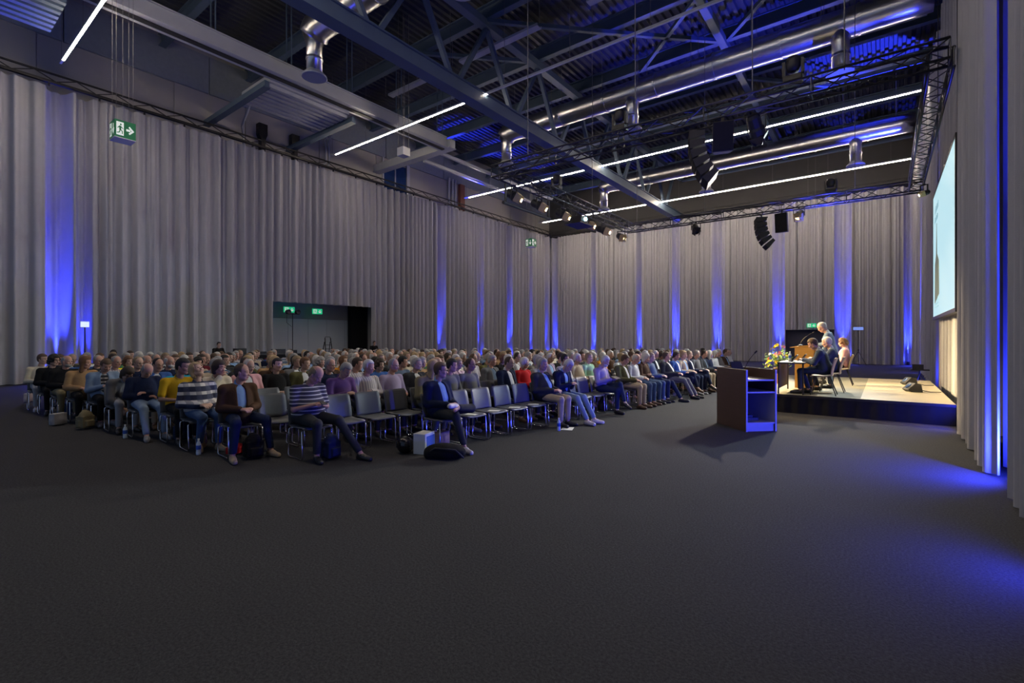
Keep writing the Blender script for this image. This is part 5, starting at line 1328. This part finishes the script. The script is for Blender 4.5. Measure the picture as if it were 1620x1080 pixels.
# ---- other recognisable people: head-top pixel of the photo, archetype, look, words
SPECIAL = [
 (268, 573, 'bob', dict(hair='sand', top='teal', trousers='jeans'), 'person in bright turquoise top'),
 (200, 563, 'bob', dict(hair='chestnut', top='yellow', trousers='jeans'), 'person in bright yellow top'),
 (359, 568, 'jacket', dict(hair='black', top='charcoal', shirt='white'), 'black-haired person in dark jacket and white shirt'),
 (386, 568, 'jacket2', dict(hair='dark', top='charcoal', shirt='lilac'), 'dark-haired person in dark jacket behind the brown jacket'),
 (418, 566, 'chin', dict(hair='blond', top='brown'), 'blond person resting chin on hand'),
 (437, 567, 'tee', dict(hair='black', top='black', trousers='charcoal'), 'smiling black-haired person in black t-shirt'),
 (453, 566, 'long', dict(hair='black', top='black'), 'person with long black hair'),
 (472, 568, 'jacket', dict(hair='chestnut', top='olive', shirt='white'), 'brown-haired person in olive jacket'),
 (507, 561, 'bob', dict(hair='white', top='lightgrey'), 'white-haired person in pale patterned top'),
 (530, 572, 'phone', dict(hair='grey', top='purple', trousers='charcoal'), 'grey-haired person in purple shirt bent over a phone'),
 (595, 573, 'cross', dict(hair='white', top='finestripe', skin=1), 'white-haired person in fine striped shirt with crossed arms'),
 (613, 567, 'shirt', dict(hair='grey', top='lilac', skin=1), 'person with glasses in lilac shirt'),
 (635, 572, 'shirt2', dict(hair='black', top='steel', skin=1), 'black-haired person in slate blue shirt'),
 (645, 562, 'bob', dict(hair='white', top='cream'), 'white-haired person in cream cardigan'),
 (727, 570, 'bob', dict(hair='blond', top='pinkstripe'), 'blond person in pink striped jacket'),
 (778, 568, 'jacket', dict(hair='grey', top='grey', shirt='steel', skin=1), 'grey-haired person in grey jacket'),
 (822, 565, 'bob', dict(hair='white', top='red'), 'white-haired person in bright red top'),
 (857, 564, 'long', dict(hair='grey', top='lightgrey'), 'grey-haired person in pale flecked coat'),
 (880, 560, 'jacket', dict(hair='dark', top='black', shirt='steel'), 'dark-haired person in black jacket'),
 (920, 563, 'short', dict(hair='white', top='beige', trousers='khaki'), 'white-haired person in beige jacket'),
 (960, 563, 'bob', dict(hair='white', top='orange'), 'white-haired person in orange top'),
 (948, 568, 'short', dict(hair='sand', top='mint'), 'person in mint green shirt'),
 (975, 560, 'bob', dict(hair='blond', top='white'), 'blond person in white top'),
 (1060, 558, 'jacket', dict(hair='brown', top='charcoal', shirt='white', skin=1), 'brown-haired person in dark suit'),
 (690, 560, 'short', dict(hair='blond', top='yellow'), 'fair-haired person in pale yellow shirt'),
 (590, 560, 'bald', dict(hair='white', top='steel', skin=1), 'bald person in blue shirt'),
 (550, 562, 'long', dict(hair='chestnut', top='orange'), 'chestnut-haired person in rust orange scarf'),
 (520, 560, 'jacket2', dict(hair='grey', top='charcoal', shirt='paleblue'), 'grey-haired person in charcoal jacket'),
]
ARCH = dict(
 jacket=dict(top='jacket', hair='short', recline=12, yaw=30, pitch=4, armL='lap', armR='lap'),
 jacket2=dict(top='jacket', hair='receding', recline=8, yaw=18, pitch=14, fat=1.12, armL='lap', armR='knee', glasses=True),
 shirt=dict(top='shirt', hair='receding', recline=12, yaw=24, pitch=6, armL='lap', armR='lap', glasses=True),
 shirt2=dict(top='shirt', hair='short', recline=6, yaw=42, pitch=8, armL='lap', armR='lap'),
 short=dict(top='sweater', hair='short', recline=14, yaw=12, pitch=0, armL='lap', armR='lap', fat=1.1),
 cross=dict(top='shirt', hair='short', recline=12, yaw=26, pitch=8, armL='cross', armR='cross'),
 fringe=dict(top='shirt', hair='fringe', recline=10, yaw=20, pitch=12, armL='lap', armR='lap', fat=1.15),
 bald=dict(top='sweater', hair='fringe', recline=14, yaw=34, pitch=2, armL='cross', armR='cross', beard=True),
 chin=dict(top='sweater', hair='bob', recline=-6, yaw=28, pitch=10, armL='lap', armR='chin'),
 tee=dict(top='tee', hair='short', recline=12, yaw=12, pitch=2, roll=-6, armL='lap', armR='lap'),
 long=dict(top='coat', hair='long', recline=8, yaw=30, pitch=4, size=.95, armL='lap', armR='lap'),
 bob=dict(top='sweater', hair='bob', recline=8, yaw=22, pitch=3, size=.94, armL='lap', armR='lap'),
 curly=dict(top='sweater', hair='curly', recline=10, yaw=14, pitch=6, size=.94, armL='lap', armR='lap'),
 phone=dict(top='shirt', hair='short', recline=0, yaw=15, pitch=36, armL='phone', armR='phone'),
)
ARCH_M = {n: figure_meshes(s, .0125) for n, s in ARCH.items()}
rnd = random.Random(20)
used = {}; rots = {}
EMPTY = {(0, 1), (0, 2), (0, 3), (0, 4), (0, 7), (0, 8), (0, 10), (0, 15), (1, 1), (1, 2), (1, 3), (2, 1), (2, 2), (1, 7), (1, 11), (2, 9), (3, 1), (3, 2), (3, 3), (1, 15), (1, 16), (4, 11)}
for k, i, pose, look, lab in HERO:
    used[(k, i)] = True
    x, y, u, v, d = seats[(k, i)]
    make_person(figure_meshes(pose, .0085 if d < 11 else .010), look, (x, y, 0), RZ, lab, 'seated audience')
for u0, v0, arch, look, words in SPECIAL:
    best = min((s for s in seats if s not in used and s not in EMPTY), key=lambda s: ((seats[s][2] - u0) / 9)**2 + ((seats[s][3] - v0) / 3)**2)
    used[best] = True; x, y, u, v, d = seats[best]
    rowname = 'front row' if best[0] == 0 else ORD[best[0]] + ' row'
    make_person(ARCH_M[arch], look, (x, y, 0), RZ, '%s, %s seat along the %s' % (words, ORD[best[1]], rowname), 'seated audience', shoes=d < 12)
TOPS = ['navy', 'charcoal', 'black', 'grey', 'lightgrey', 'white', 'paleblue', 'steel', 'brown', 'tan', 'beige', 'olive', 'khaki', 'maroon', 'green', 'blue', 'cream', 'lilac', 'finestripe', 'teal', 'pink', 'mustard', 'red']
TW = [14, 14, 9, 9, 6, 6, 6, 8, 6, 3, 5, 6, 5, 3, 2, 4, 4, 2, 4, .3, 1.2, .5, .2]
TN = dict(finestripe='fine striped', paleblue='pale blue', lightgrey='light grey', steel='slate blue')
FEM = ('bob', 'long', 'curly', 'chin')
count = len(used)
order = sorted((s for s in seats if s not in used and s not in EMPTY), key=lambda s: seats[s][4])
for s in order:
    x, y, u, v, d = seats[s]
    if rnd.random() < .05 and s[1] > 1 and d < 16: EMPTY.add(s); continue
    if count >= 298: EMPTY.add(s); continue
    used[s] = True; count += 1
    a = rnd.choices(list(ARCH), [12, 9, 10, 8, 12, 6, 9, 7, 3, 3, 7, 14, 5, 4])[0]
    if a in FEM: hair = rnd.choices(['grey', 'white', 'blond', 'brown', 'dark', 'chestnut', 'sand', 'black'], [5, 6, 5, 4, 3, 3, 3, 1])[0]
    else: hair = rnd.choices(['grey', 'white', 'brown', 'dark', 'sand', 'black', 'blond'], [9, 7, 5, 4, 4, 2, 1])[0]
    top = rnd.choices(TOPS, TW)[0]
    look = dict(hair=hair, top=top, shirt=rnd.choice(['white', 'white', 'paleblue', 'lightgrey', 'steel']), trousers=rnd.choice(['charcoal', 'black', 'jeans', 'darkjeans', 'grey', 'khaki', 'beige']),
                skin=rnd.choices([0, 1, 2], [5, 5, 1])[0], shoes=rnd.choice(['black', 'black', 'brown', 'grey', 'white']))
    if y > 12 and x > -9: extra = -.07
    else: extra = 0
    garment = {'jacket': 'jacket', 'jacket2': 'jacket', 'tee': 't-shirt', 'long': 'coat', 'shirt': 'shirt', 'shirt2': 'shirt', 'cross': 'shirt', 'fringe': 'shirt', 'phone': 'shirt'}.get(a, 'sweater')
    hn = {'sand': 'sandy', 'dark': 'dark', 'chestnut': 'chestnut'}.get(hair, hair)
    lab = '%s-haired person in %s %s, %s seat along the %s row' % (hn, TN.get(top, top), garment, ORD[s[1]], 'front' if s[0] == 0 else ORD[s[0]])
    rots[s] = RZ + extra + rnd.uniform(-.06, .06)
    make_person(ARCH_M[a], look, (x, y, 0), rots[s], lab, 'seated audience', shoes=(s[0] <= 2 or (s[1] < 4 and d < 14)))
for (k, i), (x, y, u, v, d) in seats.items():
    emp = (k, i) not in used
    if emp and d > 16: continue
    rown = 'front' if k == 0 else ORD[k]
    lab = '%s dark grey shell chair, %s from the near end of the %s row' % ('empty' if emp else 'occupied', ORD[i], rown)
    hall_chair(x, y, rots.get((k, i), RZ), lab, 'rows of hall chairs', full=(k <= 1 or i < 3 or (emp and d < 13)))

# ---- late arrivals by the curtains and the crew
def loner(u, v, arch, look, label, z=1.28):
    x, y = floor_at(u, v, z)
    make_person(ARCH_M[arch], look, (x, y, 0), 0.1, label, None, shoes=False)
    hall_chair(x, y, 0.1, 'dark grey chair under the ' + label.split(',')[0], 'rows of hall chairs', False)
loner(180, 553.5, 'curly', dict(hair='black', top='black'), 'person with black curly hair in black, alone behind the last row')
loner(207, 556.5, 'jacket', dict(hair='dark', top='charcoal', shirt='grey'), 'dark-haired person in charcoal, alone behind the last row')
STAND = dict(stand=True, recline=0, legL='stand', legR='stand', armL='down', armR='down', hair='short', top='shirt', yaw=10, pitch=4)
sm = figure_meshes(dict(STAND, size=.92, armL='cross', armR='cross'), .012)
make_person(sm, dict(hair='black', top='black', trousers='black'), (-23.75, 9.35, 0), 0, 'person in black standing behind the control desk', None)
make_person(sm, dict(hair='dark', top='black', trousers='charcoal'), (-24.1, 18.0, 0), -.2, 'person in black standing at the far side of the doorway opening', None)

# ---- people on stage
DESK = dict(top='jacket', hair='short', recline=-16, yaw=0, pitch=30, armL=((.14, .24, .72), (.36, .12, .78)), armR=((.14, -.24, .72), (.38, -.10, .78)), legL='down', legR='tuck')
make_person(figure_meshes(DESK, .009), dict(hair='brown', top='suitblue', shirt='white', trousers='suitblue', shoes='black', skin=1), (-1.12, 13.1, STH), PI, 'person in navy suit writing at the black stage table')
make_person(figure_meshes(dict(DESK, recline=-6, pitch=16), .009), dict(hair='white', top='suitblue', shirt='white', trousers='charcoal', shoes='black', skin=1), (-1.02, 13.98, STH), PI, 'white-haired person in dark suit seated on stage behind the writing one')
make_person(figure_meshes(dict(STAND, top='jacket', hair='fringe', glasses=True, recline=-7, pitch=30, yaw=0, size=1.04, armL=((.12, .28, 1.12), (.33, .18, 1.10)), armR=((.12, -.28, 1.12), (.33, -.18, 1.10))), .009),
            dict(hair='grey', top='steel', shirt='white', trousers='steel', shoes='black', skin=1), (-1.10, 14.95, STH), PI, 'bald speaker in grey-blue suit standing at the oak stage lectern')
make_person(figure_meshes(dict(top='coat', hair='curly', recline=6, yaw=-12, pitch=5, size=.95, armL='lap', armR='lap'), .009), dict(hair='chestnut', top='pink', trousers='charcoal', shoes='black'), (-.95, 16.25, STH), PI, 'curly-haired person in pink top seated at the rear of the stage')

# ---- things held or lying on chairs and floor
def slab(name, cat, label, loc, rz, size, m_, tilt=0.0):
    o = MB().box((-size[0]/2, -size[1]/2, 0), (size[0]/2, size[1]/2, size[2])).build(name, m_, loc=loc, rot=(0, tilt, rz), bevel=.003); return tag(o, label, cat)
for i, lb in ((1, 'white sheet on the empty front chair beside the navy blazer'), (2, 'white sheet on the second empty front chair'), (3, 'white sheet on the third empty front chair'), (4, 'white sheet on the empty front chair beside the charcoal blazer')):
    x, y = seats[(0, i)][:2]; slab('paper_sheet', 'paper', lb, (x + .10, y - .02, .452), .2 + .1 * i, (.20, .14, .003), M['paper'])
x, y = seats[(0, 9)][:2]; slab('tablet', 'tablet', 'tablet held by the grey-bearded person in lilac', (x + .30, y, .80), RZ, (.17, .24, .010), M['black'], .3)
x, y = seats[(1, 0)][:2]; slab('phone', 'phone', 'phone in the hands of the person in the striped polo', (x + .315, y, .79), RZ, (.15, .075, .010), M['black'], .25)
x, y = seats[(7, 0)][:2]; slab('phone', 'phone', 'phone in the hands of the person in the denim jacket', (x + .315, y, .79), RZ, (.15, .075, .010), M['black'], .25)
x, y = seats[(0, 20)][:2]; slab('paper_sheet', 'paper', 'white paper held on the lap in the far front row', (x + .22, y, .68), .3, (.22, .30, .004), M['paper'], .5)
fx, fy = floor_at(898, 678); slab('paper_sheet', 'paper', 'white sheet on the carpet by the beige trousers', (fx, fy, .002), .4, (.21, .30, .004), M['paper'])
def at(u, v): return floor_at(u, v)
def by(k, i, dx, dy=0): return seats[(k, i)][0] + dx, seats[(k, i)][1] + dy
x, y = at(702, 726); bag('backpack', 'black backpack lying flat in front of the navy blazer', 'backpack', x, y, .5, FLAT, CLOTH['black'], [('strap', MB().tube([(.3, -.05, .04), (.2, -.12, .16), (-.1, -.1, .17), (-.25, -.05, .06)], .014, 6), CLOTH['charcoal'])])
x, y = at(641, 716); t = thing('helmet', 'shiny black helmet on the carpet left of the flat black backpack', 'helmet', (x, y, 0), 2.6)
mh = blob('shell', [('ell', (0, 0, .12), (.15, .125, .13))]); mh.materials.append(mat('helmet_gloss', (.012, .012, .014), .15)); link(bpy.data.objects.new('shell', mh), t)
MB().grid(9, 5, lambda u, v: (.155 * math.cos((u - .5) * 2), .13 * math.sin((u - .5) * 2) * 1.1, .07 + .09 * v)).build('visor', M['glass_blue'], t, smooth=True)
x, y = by(0, 0, .07, -.45); t = thing('cardboard_box', 'small white and blue carton behind the helmet', 'box', (x, y, 0), .3)
MB().box((-.10, -.14, 0), (.10, .14, .30)).build('carton', M['white'], t, bevel=.006); MB().box((.101, -.10, .05), (.104, .14, .26)).build('printed_panel', M['blue_label'], t)
x, y = by(0, 0, .0, -.02); bag('tote_bag', 'rose-brown tote bag under the navy blazer chair', 'bag', x, y, .1, TOTE, mat('rose_canvas', (.28, .17, .16), .9), [('handle', handle(-.01, .01, -.05, .22, .10), CLOTH['brown'])])
x, y = by(1, 0, .38, .08); bag('backpack', 'dark blue and maroon backpack between the legs of the striped polo', 'backpack', x, y, .2, PACK, CLOTH['darkjeans'], [('strap', MB().tube([(-.11, .08, .3), (-.17, .08, .2), (-.12, .08, .05)], .015, 6), CLOTH['maroon'])])
x, y = by(2, 0, .40, .0); bag('backpack', 'black backpack between the feet of the brown jacket', 'backpack', x, y, 0, PACK, CLOTH['black'], [('strap', MB().tube([(-.11, .08, .3), (-.17, .08, .2), (-.12, .08, .05)], .015, 6), CLOTH['charcoal'])])
x, y = by(2, 0, -.05, -.02); bag('shoulder_bag', 'red bag under the chair of the brown jacket', 'bag', x, y, .4, [('box', (0, 0, .07), (.08, .13, .05)), ('ell', (0, 0, .11), (.07, .10, .05))], CLOTH['red'], [('handle', handle(-.01, .01, 0, .14, .08), CLOTH['maroon'])])
x, y = by(3, 0, .02, 0); bag('tote_bag', 'tan and black tote bag beside the plaid jacket', 'bag', x, y, 1.2, TOTE, CLOTH['tan'], [('handle', handle(-.01, .01, -.05, .22, .12), M['black'])])
x, y = by(4, 0, .12, 0); bag('backpack', 'blue backpack under the mustard shirt chair', 'backpack', x, y, .0, PACK, CLOTH['darkjeans'], [('strap', MB().tube([(-.11, .08, .3), (-.17, .08, .2), (-.12, .08, .05)], .015, 6), CLOTH['black'])])
x, y = at(47, 636); bag('handbag', 'pale ribbed handbag at the far left end', 'bag', x, y, .9, TOTE, mat('pale_ribbed', (.45, .38, .40), .8), [('handle', handle(-.01, .01, 0, .27, .14), CLOTH['lightgrey'])])
x, y = at(102, 656); t = thing('paper_bag', 'blue paper bag on the carpet before the tan jacket', 'bag', (x, y, 0), .3); MB().box((-.05, -.11, 0), (.05, .11, .26)).build('body', CLOTH['blue'], t, bevel=.004); handle(0, .01, 0, .26, .08, .004).build('handle', CLOTH['blue'], t)
x, y = by(8, 0, .38, -.45); bag('tote_bag', 'white tote bag behind the blue paper bag', 'bag', x, y, .6, TOTE, CLOTH['lightgrey'], [('handle', handle(-.01, .01, 0, .27, .12), CLOTH['lightgrey'])])
x, y = by(7, 0, .36, -.36); bag('backpack', 'grey-brown backpack on the carpet before the denim jacket', 'backpack', x, y, .5, PACK, CLOTH['khaki'], [('strap', MB().tube([(-.11, .08, .3), (-.17, .08, .2), (-.12, .08, .05)], .015, 6), CLOTH['black'])])
x, y = by(0, 9, .0, 0); bag('backpack', 'black backpack under the chair of the lilac shirt', 'backpack', x, y, -.07, PACK, CLOTH['black'], [('strap', MB().tube([(-.11, .08, .3), (-.17, .08, .2), (-.12, .08, .05)], .015, 6), CLOTH['charcoal'])])
for u, v, lb in ((314, 719, 'water bottle with blue label beside the plaid jacket chair'), (198, 693, 'water bottle beside the bending grey jacket'), (884, 681, 'water bottle by the feet of the beige trousers'), (1051, 637, 'water bottle on the carpet by the front row jeans'), (62, 636, 'water bottle under the far left end chair')):
    x, y = at(u, v); bottle(x, y, 0, lb, .24)
